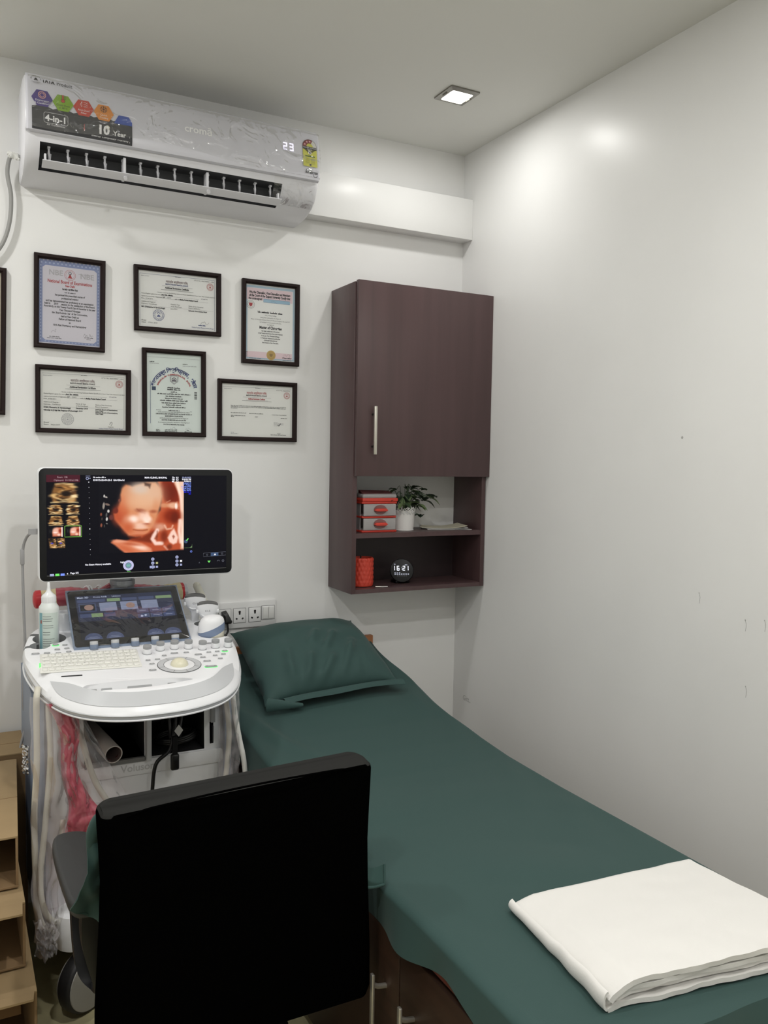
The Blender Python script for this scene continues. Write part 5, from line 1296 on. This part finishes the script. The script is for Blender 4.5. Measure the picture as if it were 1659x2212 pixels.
for k, t_ in enumerate(('TIs  0.3', 'TIb  0.3', 'MI   1.2')): b.text(t_, .0070, wt, SA @ T(U(942), V(124+13*k), .0006), 'RIGHT', bold=.0003)
for k, (t_, m_) in enumerate((('23.09.2022', st_), ('2:28:26 PM', wt), ('RAB6-D', wt), ('4.2cm/1.4', bt), ('17 / 9.8cm', bt), ('Routine/OB', bt), ('Qual high1', bt), ('Mix 30/70', bt), ('SRI 3D 5', dbt), ('3D', dbt))): b.text(t_, .0066, m_, SA @ T(U(1026), V(123+12*k), .0006), 'RIGHT', bold=.0002)
for k in range(15):
    big = k in (0, 9); x = U(371+k*.5); y = V(150+k*32.5)
    b.disc(x, y, .0016 if big else (.0010 if k % 2 else .0006), wt, SA, n=8)
b.disc(U(362), V(127), .0045, st_, SA, .0028, n=14); b.rect(U(352), V(113), U(380), V(111), st_, SA); b.disc(U(378), V(126), .0018, st_, SA, n=8)
b.text('No Exam History available', .0072, wt, SA @ T(U(346), V(672), 0), 'LEFT', bold=.0002)
b.text('Light', .0070, wt, SA @ T(U(564), V(664), 0), 'LEFT', bold=.0002); b.disc(U(615), V(682), .0165, glow('display_lilac', (176, 176, 208), 1), SA, n=32); b.disc(U(615), V(682), .0095, dt, SA @ T(0, 0, .0003), n=28); b.disc(U(615), V(682), .008, glow('display_teal', (104, 140, 150), 1), SA @ T(0, 0, .0005), n=28)
b.text('Gain', .0050, gt, SA @ T(U(615), V(686), .0008)); b.text('Axis', .0062, gt, SA @ T(U(617), V(724), 0))
for x, ys in ((772, (648, 674, 699)), (932, (641, 667, 692))):
    for q, y in enumerate(ys):
        b.disc(U(x), V(y), .0052, st_, SA, n=20); b.rect(U(x)-.003, V(y)-.0008, U(x)+.003, V(y)+.0008, dt, SA, .0004)
        if q: b.rect(U(x+20), V(y)-.0035, U(x+34), V(y)+.0030, (glow('display_olive', (170, 170, 120), 1) if (x, q) == (772, 1) else st_ if q == 2 else wt), SA)
b.rect(U(752), V(707), U(785), V(692), st_, SA, -.0001)
b.stroke([(U(1112), V(622)), (U(1268), V(617)), (U(1268), V(640)), (U(1112), V(646)), (U(1112), V(622))], .0008, dt, SA); b.rect(U(1163), V(643), U(1216), V(620), glow('display_slate', (58, 76, 106), 1), SA); b.poly([(U(1184), V(638)), (U(1200), V(638)), (U(1192), V(625))], wt, SA @ T(0, 0, .0004))
b.poly([(U(1140), V(674)), (U(1162), V(674)), (U(1151), V(688))], gt, SA); b.text('A', .0070, dt, SA @ T(U(1084), V(689), 0)); b.disc(U(1216), V(680), .0045, dt, SA, .003, a0=0, a1=PI, n=12); b.disc(U(1249), V(677), .0040, dt, SA, .0024, n=14); b.disc(U(1138), V(633), .003, dt, SA, .002, n=12); b.disc(U(1242), V(630), .003, dt, SA, .002, n=12)
b.disc(U(1028), V(607), .0034, bt, SA, .0020, n=14); b.stroke([(U(982), V(582)), (U(1034), V(582)), (U(1034), V(560))], .0007, glow('display_moss', (96, 120, 84), 1), SA); b.poly([(U(1018), V(582)), (U(1034), V(582)), (U(1034), V(568))], glow('display_moss', (96, 120, 84), 1), SA); b.disc(U(992), V(540), .006, glow('display_slate', (58, 76, 106), 1), SA, n=16); b.stroke([(U(996), V(535)), (U(1008), V(520))], .0034, gt, SA @ T(0, 0, .0004))
for x, m_ in ((146, st_), (178, gt), (209, bt)): b.rect(U(x-11), V(729), U(x+13), V(715), m_, SA)
b.poly([(U(234), V(718)), (U(242), V(713)), (U(242), V(723))], wt, SA); b.text('Page 5/5', .0072, wt, SA @ T(U(256), V(720), 0), 'LEFT', bold=.0002)
b.stroke([(U(225), V(421)), (U(325), V(421)), (U(325), V(489)), (U(225), V(489)), (U(225), V(421))], .0011, glow('display_lime', (150, 220, 90), 1), SA @ T(0, 0, .0006))
scrn = b.build('display', mon, 0)
picture_grid('scan_image', scrn, fetus_picture(), U(430), V(600), U(978), V(146), SA @ T(0, 0, .0002), scm)
def thumb(seed, shape='fan', small=False):
    p = Paint(0, 0, 100, 90, 3.2, (8, 8, 13)); rn = random.Random(seed)
    if shape == 'fan':
        p.poly([(24, 4), (76, 4), (84, 30), (90, 60), (78, 84), (20, 84), (10, 60), (16, 30)], (126, 86, 46), 4)
        for k in range(34):
            x, y = rn.uniform(18, 84), rn.uniform(6, 82); c_ = rn.choice([(226, 186, 122), (250, 226, 176), (60, 36, 20), (30, 20, 14), (180, 128, 70), (90, 60, 34)])
            p.ell(x, y, rn.uniform(6, 20), rn.uniform(2, 6), c_, .6, .8, rn.uniform(-.6, .6))
        p.ell(55, 46, 15, 11, (20, 14, 12), .5, .9); p.line([(24, 8), (50, 3), (76, 8)], 3, (236, 206, 150), 2, .9); p.line([(18, 60), (45, 74), (86, 62)], 5, (240, 206, 146), 3, .8); p.line([(10, 84), (50, 80), (92, 84)], 4, (250, 226, 170), 2, .7)
    elif shape == 'face':
        p.poly([(36, 20), (60, 6), (96, 6), (96, 84), (30, 84), (28, 50)], (196, 110, 80), 5); p.ell(52, 38, 22, 30, (232, 180, 160), .5, .9); p.ell(82, 36, 12, 16, (130, 36, 20), .6, .9); p.ell(48, 52, 12, 8, (250, 226, 216), .7, .8); p.ell(72, 70, 10, 10, (236, 196, 180), .5, .9); p.line([(93, 8), (93, 84)], 8, (250, 240, 232), 3); p.ell(14, 40, 4, 16, (60, 60, 60), .5, .6); p.line([(36, 58), (64, 60)], 3, (150, 70, 50), 2, .7)
    else:
        for x0 in (4, 53):
            p.poly([(x0, 6), (x0+42, 6), (x0+44, 84), (x0+8, 84)], (118, 84, 48), 3)
            for k in range(22): p.ell(x0+rn.uniform(4, 40), rn.uniform(8, 80), rn.uniform(4, 14), rn.uniform(2, 5), rn.choice([(240, 206, 150), (40, 26, 18), (206, 156, 96), (20, 16, 14)]), .6, .85, rn.uniform(-.8, .8))
            p.ell(x0+20, 45, 8, 6, (70, 70, 190), .6, .9)
    return p.c
for k, (x0, y0, x1, y1, shp) in enumerate(((125, 152, 318, 284, 'fan'), (120, 288, 222, 352, 'fan'), (225, 288, 320, 352, 'fan'), (122, 357, 222, 420, 'fan'), (226, 357, 322, 420, 'fan'), (126, 424, 214, 488, 'face'), (230, 424, 321, 486, 'face'), (124, 492, 228, 560, 'pair'))):
    picture_grid('thumbnail', scrn, thumb(k+3, shp), U(x0), V(y1), U(x1), V(y0), SA @ T(0, 0, .0002), scm)
pm = mat('monitor_post', (140, 143, 148), .35, .6)
b = MB(); b.lathe([(.038, 0), (.038, .045), (.040, .046), (.040, .060), (.036, .062), (.036, .12), (0, .12)], (-1.403, -.178, 1.06), pm, 40); b.box((-1.445, -.215, .95), (-1.36, -.15, 1.08), pm, .01); b.box((-1.46, -.228, 1.15), (-1.35, -.17, 1.30), ug, .004); b.build('monitor_post', us)

# --- wrapped handle at the back
wrap = mat('red_bubble_wrap', (176, 66, 82), .22, coat=.6, bump=.9, bscale=60); tan_w = mat('cream_foam_wrap', (214, 200, 158), .6, bump=.4, bscale=40); cap_r = mat('red_tape', (190, 40, 48), .35)
hy = -.125
def hpath(x0, x1, n=14): return [(x0+(x1-x0)*k/(n-1), hy+.006*math.sin((x0+(x1-x0)*k/(n-1))*22), 1.062+.004*math.sin((x0+(x1-x0)*k/(n-1))*31)) for k in range(n)]
b = MB(); b.tube(hpath(-1.66, -1.18, 40), .022, ug, 14); b.build('rear_handle', us)
for nm, x0, x1, r, m_ in (('handle_wrap', -1.655, -1.60, .029, tan_w), ('handle_wrap', -1.60, -1.475, .031, wrap), ('handle_wrap', -1.475, -1.405, .025, tan_w), ('handle_wrap', -1.405, -1.255, .029, wrap), ('handle_wrap', -1.255, -1.200, .030, tan_w)):
    P = hpath(x0, x1, 16); b = MB(); b.tube(P, [r*(1+.10*vnoise(p[0]*60, 1, 2)) for p in P], m_, 16); b.build(nm, us, 80, label='red bubble wrap' if m_ is wrap else 'cream foam wrap')
for x, s in ((-1.665, -1), (-1.19, 1)):
    b = MB(); b.lathe([(.030, -.012), (.029, .003), (.024, .008), (.012, .011), (0, .0115)], (0, 0, 0), cap_r, 24, M=T(x-s*.004, hy, 1.062) @ RY(s*PI/2)); b.build('handle_end', us)
b = MB()
for x in (-1.520, -1.512, -1.482): b.tube([(x+.02*math.sin(a*.5), hy+.035*math.cos(a), 1.062+.034*math.sin(a)) for a in lsp(0, 2*PI, 22)], .0032, uw, 6)
b.tube([(-1.47, -.155, 1.085), (-1.44, -.16, 1.098), (-1.425, -.15, 1.105)], [.006, .011, .008], wrap, 8, step=5)
b.build('wrap_tie', us)

# --- column and cabinet under the console
BW0, BW1 = -1.705, -1.135
b = MB()
front = MB(); wall_t = .02
def body_ring(z, s_=0.0, yf=-.52):
    r = [(p[0], p[1], z) for p in rrect(BW0+s_, yf+s_*.6, BW1-s_, -.10-s_*.5, .06, 8)]; return r
b.loft([body_ring(.22, .0), body_ring(.26, .0), body_ring(.60, .0), body_ring(.80, .012), body_ring(.895, .03)], uw)
cabn = b.build('cart_body', us, 40)
bay = mat('bay_inside', (44, 44, 46), .7); bay2 = mat('bay_shelf_grey', (128, 128, 128), .6)
c1 = MB(); c1.box((-1.572, -.60, .640), (-1.402, -.20, .790), bay)
c2 = MB(); c2.box((-1.385, -.60, .635), (-1.222, -.20, .800), bay)
c3 = MB(); c3.box((-1.205, -.60, .648), (-1.193, -.46, .715), mat('slot_dark', (60, 60, 60), .6))
c4 = MB(); c4.prism(rrect(-1.62, .34, -1.30, .50, .04, 6), .50, .60, mat('recess_grey', (150, 148, 146), .5), M=RX(PI/2))
cut(cabn, c1, c2, c3, c4)
b = MB(); b.box((-1.400, -.545, .630), (-1.386, -.22, .80), ug, .002); b.box((-1.572, -.53, .628), (-1.402, -.22, .640), bay2); b.build('bay_divider', us)
b = MB(); b.prism(rrect(-1.590, .588, -1.165, .632, .012, 4), .5195, .526, uw, .002, M=RX(PI/2)); b.text('Voluson', .030, mat('embossed_white', (206, 206, 208), .4), WALL(-1.422, -.5266, .601), bold=.0004, res=3); b.build('name_bar', us)
b = MB(); b.cyl((0, 0, 0), .012, .003, ug, 24, .001, M=T(-1.204, -.520, .618) @ RX(PI/2)); b.cyl((0, 0, 0), .018, .002, ug, 28, .0006, M=T(-1.606, -.520, .545) @ RX(PI/2)); b.build('body_button', us)
b = MB(); b.box((-1.204, -.528, .715), (-1.190, -.512, .775), ug2, .002); b.box((-1.199, -.530, .655), (-1.1965, -.515, .705), udk); b.build('latch', us)
b = MB(); b.tube([(-1.585, -.535, .46), (-1.585, -.560, .485), (-1.56, -.565, .495), (-1.36, -.565, .495), (-1.335, -.560, .485), (-1.335, -.535, .46)], .011, uw, 10, step=6); b.box((-1.58, -.525, .36), (-1.57, -.518, .46), udk); b.build('front_handle', us)
for x, s in ((BW0-.004, 1), (BW1+.004, -1)):
    b = MB(); b.loft([[(x, -.50, z), (x+s*.03, -.535, z), (x+s*.012, -.12, z), (x, -.12, z)] for z in (.24, .55, .86)], ub); b.build('side_panel', us)
b = MB(); b.box((-1.50, -.40, .86), (-1.32, -.20, .935), ug, .02); b.build('lift_column', us)
# base with castors
b = MB(); b.prism(rrect(-1.68, -.63, -1.15, -.10, .07, 6), .17, .235, ug, .012); b.build('base', us)
for sx, xx in ((-1, -1.612), (1, -1.215)):
    b = MB(); b.lathe([(.052, 0), (.054, .012), (.054, .075), (.050, .092), (.036, .100), (0, .101)], (xx, -.632, .185), uw, 32); b.build('caster_cap', us)
for xx, yy, ang in ((-1.590, -.655, .62), (-1.225, -.655, -.5), (-1.60, -.16, .4), (-1.23, -.16, -.4)):
    M = T(xx, yy, .086) @ RZ(ang) @ RX(PI/2)
    b = MB(); b.lathe([(.0, -.022), (.060, -.024), (.078, -.022), (.085, -.012), (.085, .014), (.081, .022), (.077, .024)], (0, 0, 0), mat('caster_tyre', (34, 34, 36), .5), 44, M=M); wl = b.build('caster', us, 40)
    b = MB(); b.lathe([(.078, .022), (.076, .0265), (.03, .0285), (0, .029)], (0, 0, 0), mat('caster_disc', (166, 164, 158), .4), 44, M=M); b.lathe([(.078, -.022), (.076, -.0265), (.03, -.0285), (0, -.029)], (0, 0, 0), mat('caster_disc'), 44, M=M); b.build('wheel_cover', wl, 40)
    b = MB(); b.tube([(xx, yy+.03, .18), (xx, yy+.04, .20)], .02, udk, 12); b.build('fork', wl)

# ================================================================== THINGS ON THE MACHINE
gel = thing('gel_bottle', 'white plastic gel bottle with a nozzle standing in the left holder of the machine', 'bottle', (-1.641, -.296, .918))
b = MB(); bz = .921
pv_ = mat('bottle_white', (228, 234, 232), .35)
b.lathe([(0, 0), (.025, 0), (.0275, .003), (.0285, .02), (.0290, .10), (.0292, .138), (.028, .146), (.0225, .154), (.021, .158), (0, .158)], (-1.641, -.296, bz), pv_, 40); b.build('bottle', gel, 40)
b = MB(); b.lathe([(.0205, .158), (.0208, .176), (.0195, .180), (.012, .186), (.0062, .194), (.0046, .204), (.0040, .218), (.0026, .220), (0, .220)], (-1.641, -.296, bz), mat('cap_white', (236, 238, 240), .3), 36)
for k in range(26): b.box((.0203, -.0006, .160), (.0212, .0006, .175), mat('cap_white'), M=T(-1.641, -.296, bz) @ RZ(2*PI*k/26))
b.build('nozzle_cap', gel, 40)
b = MB(); lb = mat('label_mint', (206, 218, 212), .5); lbt = mat('label_teal', (130, 176, 186), .5)
def onb(a, z, r=.0294): return Vector((-1.641+r*math.sin(a), -.296-r*math.cos(a), bz+z))
b.grid(lambda u, v: onb(-1.2+2.1*u, .012+.118*v), 24, 2, lb); b.grid(lambda u, v: onb(-1.2+.42*u, .012+.118*v, .0296), 8, 2, lbt)
rn = random.Random(3)
for k in range(15):
    if k in (3, 6, 9): continue
    a0 = -.72; L = rn.uniform(.7, 1.25); z = .118-.0068*k
    b.grid(lambda u, v: onb(a0+L*u, z+.0016*v, .0297), 10, 1, mat('label_print', (120, 128, 128), .6))
b.grid(lambda u, v: onb(-1.0+.16*u, .098+.010*v, .0298), 3, 1, mat('label_rust', (170, 96, 84), .5)); b.build('label', gel, 60)

def probe(name, label, x, y, z, lean, code, capc):
    t = thing('ultrasound_probe', label, 'ultrasound probe', (x, y, z), 'probes parked on the console')
    M = T(x, y, z) @ RZ(lean[1]) @ RX(lean[0])
    b = MB(); P = []
    prof = [(.012, 0, .011), (.013, .03, .012), (.017, .05, .013), (.028, .064, .0135), (.0345, .078, .0135), (.0365, .088, .013)]
    def sec(hw_, z_, hd_): return [(hw_*math.copysign(abs(math.cos(a))**.6, math.cos(a)), hd_*math.copysign(abs(math.sin(a))**.7, math.sin(a)), z_) for a in lsp(0, 2*PI*23/24, 24)]
    b.loft([sec(*q) for q in prof]+[[(px_, py_, .088+.014*math.sqrt(max(0, 1-(px_/.038)**2))) for px_, py_, _ in sec(.0355, 0, .0125)]], uw, M=M)
    for s in (-1, 1): b.box((s*.033-.004, -.010, .070), (s*.033+.004, .010, .082), uw, .002, M=M)
    b.tube([(-.020, -.0142, .066), (-.010, -.0150, .060), (.010, -.0150, .060), (.020, -.0142, .066)], .0022, uw, 8, M=M, step=5)
    b.text(code, .0085, mat('probe_print', (90, 92, 96), .6), M @ T(0, -.0140, .076) @ RX(PI/2), res=2)
    b.build('grip', t, 60)
    b = MB(); b.loft([[(px_*1.005, py_*1.01, .0865+.014*math.sqrt(max(0, 1-(px_/.038)**2))+dz) for px_, py_, _ in sec(.0335*k_, 0, .0115*k_)] for k_, dz in ((1, .000), (1, .005), (.97, .007))], capc, M=M); b.build('lens', t, 60)
    b = MB(); b.tube([M @ Vector((0, 0, .004)), M @ Vector((0, 0, -.03)), M @ Vector((0, .0, -.05))], .006, uc, 8); b.build('strain_relief', t)
lens_m = mat('probe_lens_grey', (104, 104, 104), .5)
probe('ultrasound_probe', 'white curved probe marked C2-9 parked behind the other probes beside the touch screen', -1.174, -.225, .962, (0.15, -.25), 'C2-9', lens_m)
probe('ultrasound_probe', 'white curved probe marked C1-5 parked between the touch screen and the wall sockets', -1.148, -.285, .943, (.10, -.25), 'C1-5', lens_m)
rab = thing('ultrasound_probe', 'bulky white probe with a blue-grey band at the right edge of the console', 'ultrasound probe', (-1.155, -.372, .925), 'probes parked on the console')
M = T(-1.155, -.372, .922) @ RZ(-.12) @ RY(-.10) @ RX(.12)
def rsec(a, h, k=1.0, tilt=0.0): return [(a*k*math.cos(q), .030*k*math.sin(q), h+tilt*a*k*math.cos(q)) for q in lsp(0, 2*PI*31/32, 32)]
b = MB(); b.loft([rsec(.030, -.02), rsec(.036, .01), rsec(.0405, .030, 1, .28), rsec(.042, .036, 1, .30)], uc, M=M); b.tube([M @ Vector((.018+.012*math.cos(q)*1.0, -.0298, .016+.010*math.sin(q))) for q in lsp(.3, 2.6, 10)], .0012, uc, 6); b.build('body', rab, 60)
b = MB(); b.loft([rsec(.0424, .036, 1, .30), rsec(.0432, .040, 1.0, .30), rsec(.0438, .058, 1, .30), rsec(.0432, .061, 1, .30)], mat('probe_blue_band', (126, 142, 170), .4), M=M); b.build('blue_band', rab, 60)
b = MB(); b.loft([rsec(.0432, .061, 1, .30), rsec(.043, .070, .985, .26), rsec(.043, .082, .90, .16), rsec(.043, .092, .70, .08), rsec(.043, .098, .40, 0), rsec(.043, .100, .08, 0)], uw, M=M); b.build('dome', rab, 60)
rod = thing('ultrasound_probe', 'slim cream rod-shaped probe leaning behind the curved probes near the wall', 'ultrasound probe', (-1.11, -.15, .96), 'probes parked on the console')
b = MB(); b.tube([(-1.100, -.155, .955), (-1.113, -.15, 1.00), (-1.150, -.15, 1.085)], [.0165, .0145, .0130], mat('probe_cream', (226, 224, 210), .35), 18)
b.tube([(-1.149, -.15, 1.083), (-1.1525, -.15, 1.0905), (-1.154, -.15, 1.0935)], [.0130, .0100, .003], mat('probe_cream'), 18); b.build('shaft', rod, 60)
b = MB(); b.tube([(-1.100, -.155, .957), (-1.092, -.155, .93)], [.019, .012], mat('probe_cream'), 14); b.build('grip', rod)

# cables hanging off the machine
cab_w = mat('probe_cable_white', (214, 210, 196), .45)
def cable(label, pts, r, m_=cab_w, cat='cable', group=None, name='probe_cable'):
    b = MB(); b.tube(pts, r, m_, 10, step=8); return tag(b.build(name, None, 60), label, cat, group)
cable('white probe cable hanging leftmost under the console, inside the plastic', [(-1.700, -.60, .90), (-1.706, -.622, .86), (-1.706, -.622, .705), (-1.714, -.622, .556), (-1.712, -.622, .389), (-1.708, -.622, .29), (-1.690, -.62, .235), (-1.66, -.58, .21)], .0085)
cable('white probe cable curving down to the white castor cap', [(-1.665, -.60, .89), (-1.676, -.625, .85), (-1.673, -.63, .714), (-1.687, -.63, .535), (-1.702, -.64, .387), (-1.695, -.655, .310), (-1.672, -.660, .272), (-1.640, -.645, .255)], .0080)
cable('white cable slanting across the open bay, in front of the pink film', [(-1.640, -.60, .88), (-1.630, -.63, .838), (-1.596, -.63, .763), (-1.575, -.63, .68), (-1.550, -.63, .610), (-1.500, -.63, .530), (-1.45, -.60, .50)], .0085)
cable('white cable looping low beside the green cloth', [(-1.640, -.60, .52), (-1.652, -.66, .46), (-1.650, -.68, .40), (-1.625, -.68, .355), (-1.595, -.66, .335), (-1.56, -.60, .33)], .0075)
cable('bright white cable hanging down between the machine and the couch', [(-1.155, -.56, .90), (-1.163, -.60, .862), (-1.151, -.60, .76), (-1.137, -.60, .68), (-1.121, -.60, .599), (-1.11, -.58, .48), (-1.12, -.52, .38)], .0078, mat('bright_cable', (232, 232, 228), .4))
cable('cream probe cable in the plastic on the right side of the machine', [(-1.165, -.55, .88), (-1.172, -.57, .82), (-1.160, -.57, .70), (-1.165, -.57, .60), (-1.175, -.56, .48), (-1.17, -.54, .38)], .0080)
cable('thin grey cable plugged into the left edge of the monitor', [(-1.665, -.245, 1.292), (-1.680, -.235, 1.288), (-1.697, -.215, 1.268), (-1.706, -.20, 1.215), (-1.705, -.20, 1.07), (-1.702, -.20, .938), (-1.706, -.20, .821), (-1.709, -.20, .745), (-1.70, -.20, .69), (-1.72, -.20, .60), (-1.73, -.20, .45)], .0042, mat('grey_usb_cable', (158, 158, 160), .5), name='monitor_cable')
b = MB(); b.box((-1.707-.006, -.206, 1.185), (-1.707+.006, -.194, 1.235), mat('grey_usb_cable'), .003); b.loft([[(x, y, z) for y, z in ((-.252, 1.283), (-.236, 1.283), (-.236, 1.300), (-.252, 1.300))] for x in (-1.6675, -1.692)], mat('grey_usb_cable')); tag(b.build('cable_plug'), 'grey plug and ferrite bead on the thin monitor cable', 'cable plug')

# rolled tube and power cord in the bays
b = MB(); rp = mat('roll_paper', (214, 206, 200), .6); rpi = mat('roll_inside', (128, 112, 108), .7)
q0, q1 = Vector((-1.546, -.245, .690)), Vector((-1.495, -.548, .667)); ax = (q1-q0).normalized(); uu = ax.orthogonal().normalized(); vv = ax.cross(uu)
def rr_(c, r): return [c+r*(math.cos(2*PI*k/32)*uu+math.sin(2*PI*k/32)*vv) for k in range(32)]
b.loft([rr_(q0, .026), rr_(q1, .026), rr_(q1+ax*.001, .0245), rr_(q1, .0228)], rp, False, False); b.loft([rr_(q1, .0228), rr_(q0, .0228)], rpi, False, False)
for k in range(4):
    a = 1.2*k+.4; c_ = q1-ax*.02+.0215*(math.cos(a)*uu+math.sin(a)*vv); t_ = (-math.sin(a)*uu+math.cos(a)*vv)
    b.tube([c_-t_*.005, c_+ax*.004, c_+t_*.005], .0010, mat('roll_print', (96, 36, 40), .6), 5)
tag(b.build('paper_roll', None, 50), 'rolled white paper tube lying in the left bay of the machine', 'paper roll')
b = MB(); bk = mat('black_cord', (18, 18, 20), .4); lp = []
for k in range(60):
    a = 2*PI*k/20; lp.append((-1.302+(.056+.004*math.sin(k*.7))*math.cos(a), -.475-.045*math.sin(a)-.01*math.cos(a), .665+.006*(k//20)+.014*math.cos(a)*.6))
b.tube(lp, .0052, bk, 8)
for k, (dx, dz) in enumerate(((-.02, 0), (.0, .004), (.018, -.004))):
    b.tube([(-1.30+dx, -.48, .672), (-1.315+dx*.7, -.535, .70), (-1.305+dx, -.50, .775), (-1.30-dx, -.44, .785), (-1.33, -.42, .70)], .0052, bk, 8, step=7)
b.tube([(-1.30, -.44, .78), (-1.318, -.535, .72), (-1.335, -.552, .66), (-1.375, -.556, .625), (-1.386, -.556, .56), (-1.385, -.552, .48), (-1.36, -.56, .40)], .0056, bk, 8, step=8)
b.loft([[(-1.322+x, -.560+y, z) for x, y in ((-.007, -.006), (.007, -.006), (.007, .006), (-.007, .006))] for z in (.70, .645)], bk); b.box((-1.3345, -.568, .598), (-1.3095, -.552, .648), bk, .006)
b.prism([(0, 0), (.013, .018), (0, .036), (-.013, .018)], 0, .0012, mat('cord_tag', (200, 200, 198), .6), M=WALL(-1.312, -.566, .700))
tag(b.build('coiled_cable', None, 60), 'coiled black power cord hanging out of the right bay of the machine', 'power cord')

# plastic that still wraps the cables
pfilm = clear('clear_polythene', gloss=.05, fres=.35, rough=.18, haze=.26, hazecol=(214, 208, 210), bump=.35, bscale=12, dist=.015)
pink = clear('pink_polythene', tint=(240, 150, 165), gloss=.08, fres=.4, rough=.15, haze=.45, hazecol=(214, 104, 120), bump=.4, bscale=16, dist=.015)
def bag(u, v):
    z = .885-.66*v; w0, w1 = -1.722, (-1.605 if v < .5 else -1.605-.055*(v-.5)*2)
    x = w0+(w1-w0)*u+.012*vnoise(1, v*7, 3)
    return (x, -.66-.025*math.sin(PI*u)*(1+.4*math.sin(v*7))-.018*vnoise(u*5, v*9, 5)+.03*(1-sstep(0, .25, v)), z)
b = MB(); b.grid(bag, 30, 70, pfilm)
def bag2(u, v):
    z = .872-.27*v; return (-1.648+.14*u*(.25+.75*v)+.045*v, -.655-.02*math.sin(PI*u)-.014*vnoise(u*6, v*6, 8)+.025*(1-sstep(0, .25, v)), z-.05*u*v)
b.grid(bag2, 24, 30, pfilm)
def crum(u, v):
    return (-1.720+.055*u+.010*vnoise(u*9, v*9, 2), -.69-.03*vnoise(u*8, v*8, 6)-.03*math.sin(PI*u), .30-.095*v+.012*vnoise(u*11, v*7, 9))
b.grid(crum, 24, 18, pfilm)
tag(b.build('plastic_wrapping', None, 80), 'crinkled clear polythene hanging around the cables on the left of the machine', 'plastic wrapping')
def pk(u, v):
    z = .868-.37*v; xc = -1.650+.060*v+.010*math.sin(v*9); wd = (.060-.030*math.sin(PI*min(1, v*1.15))*.9+.034*sstep(.72, 1, v))
    return (xc+wd*(u-.5)*2*.62, -.668-.014*math.sin(PI*u)-.012*vnoise(u*4, v*12, 3)+.02*(1-sstep(0, .3, v)), z)
b = MB(); b.grid(pk, 20, 60, pink); tag(b.build('pink_film', None, 80), 'strip of pink plastic film hanging under the left half of the console', 'plastic film')
def bagr(u, v):
    z = .875-.36*v; return (-1.200+.065*u+.012*v*0+.010*vnoise(2, v*7, 3), -.60-.018*math.sin(PI*u)-.012*vnoise(u*5, v*9, 15)+.02*(1-sstep(0, .3, v)), z)
b = MB(); b.grid(bagr, 16, 40, pfilm); tag(b.build('plastic_wrapping', None, 80), 'clear polythene hanging around the cables on the right of the machine', 'plastic wrapping')
b = MB(); foil = mat('silver_foil', (214, 214, 216), .18, .9, bump=.9, bscale=90)
b.grid(lambda u, v: (-1.728+.014*u+.006*vnoise(u*6, v*14, 2), -.42-.02*u+.012*vnoise(u*7, v*17, 4), .69-.085*v), 8, 30, foil); tag(b.build('foil_scrap', None, 80), 'crumpled shiny plastic scrap beside the cartons at the left of the machine', 'scrap')
# ================================================================== CARDBOARD CARTONS, bottom left
cbd = mat('corrugated_card', (160, 136, 100), .8, vary=.06, vscale=10); cbi = mat('corrugated_card_inside', (138, 112, 80), .85, vary=.08, vscale=10); cbe = mat('card_raw_edge', (128, 98, 64), .85)
GR = 'flattened stack of cartons left of the machine'
def carton(name, label, x0, x1, y0, y1, z0, z1, openf=True, flap=None, hand=None, skew=0.0):
    t = thing('cardboard_box', label, 'cardboard box', ((x0+x1)/2, (y0+y1)/2, z0), 'cartons beside the machine')
    th = .006; b = MB()
    b.box((x0, y0, z1-th), (x1, y1, z1), cbd, .0015); b.box((x0, y0, z0), (x1, y1, z0+th), cbi, .001)
    b.box((x1-th, y0, z0+th), (x1, y1, z1-th), cbi, .001); b.box((x0, y0, z0+th), (x0+th, y1, z1-th), cbi); b.box((x0+th, y1-th, z0+th), (x1-th, y1, z1-th), cbi)
    if not openf: b.box((x0+th, y0, z0+th), (x1-th, y0+th, z1-th), cbi)
    b.box((x1-.20, (y0*.55+y1*.45)-.001, z1-.0002), (x1, (y0*.55+y1*.45)+.001, z1+.0004), cbe)
    for v_ in b.bm.verts: v_.co.x += skew*(v_.co.y-y0)
    b.build('body', t)
    if flap:
        b = MB(); dy, dz = flap
        b.loft([[(x0+.01, y0, z1), (x1-.006, y0, z1), (x1-.010, y0-dy, z1-dz), (x0+.01, y0-dy, z1-dz)], [(x0+.01, y0, z1-.005), (x1-.006, y0, z1-.005), (x1-.010, y0-dy, z1-dz-.005), (x0+.01, y0-dy, z1-dz-.005)]], cbd); b.build('flap', t)
    if hand:
        for (hx, hz) in hand:
            b = MB()
            b.loft([[(hx-.03, y0+.10, hz), (hx+.03, y0+.10, hz), (hx+.03, y0+.13, hz+.035), (hx-.03, y0+.13, hz+.035)], [(hx-.03, y0+.106, hz-.003), (hx+.03, y0+.106, hz-.003), (hx+.03, y0+.136, hz+.032), (hx-.03, y0+.136, hz+.032)]], cbe); b.build('inner_tab', t)
    return t
carton('', 'closed tan carton against the back wall, left of the machine', -2.25, -1.705, -.25, -.02, .0, .610, openf=False)
carton('', 'tan carton with the highest top of the stack at the left edge', -2.25, -1.768, -.832, -.27, .47, .600, skew=.06)
carton('', 'open tan carton second from the top of the stack, its flap sticking out', -2.25, -1.757, -.85, -.34, .485, .545) if False else None
carton('', 'open tan carton with a bent flap in the middle of the left stack', -2.25, -1.758, -.900, -.30, .305, .465, flap=(.055, .0))
carton('', 'open tan carton with hand tabs inside, at the bottom of the left stack', -2.25, -1.742, -1.00, -.28, .02, .300, flap=(.03, .0), hand=[(-1.80, .19), (-1.79, .09)])
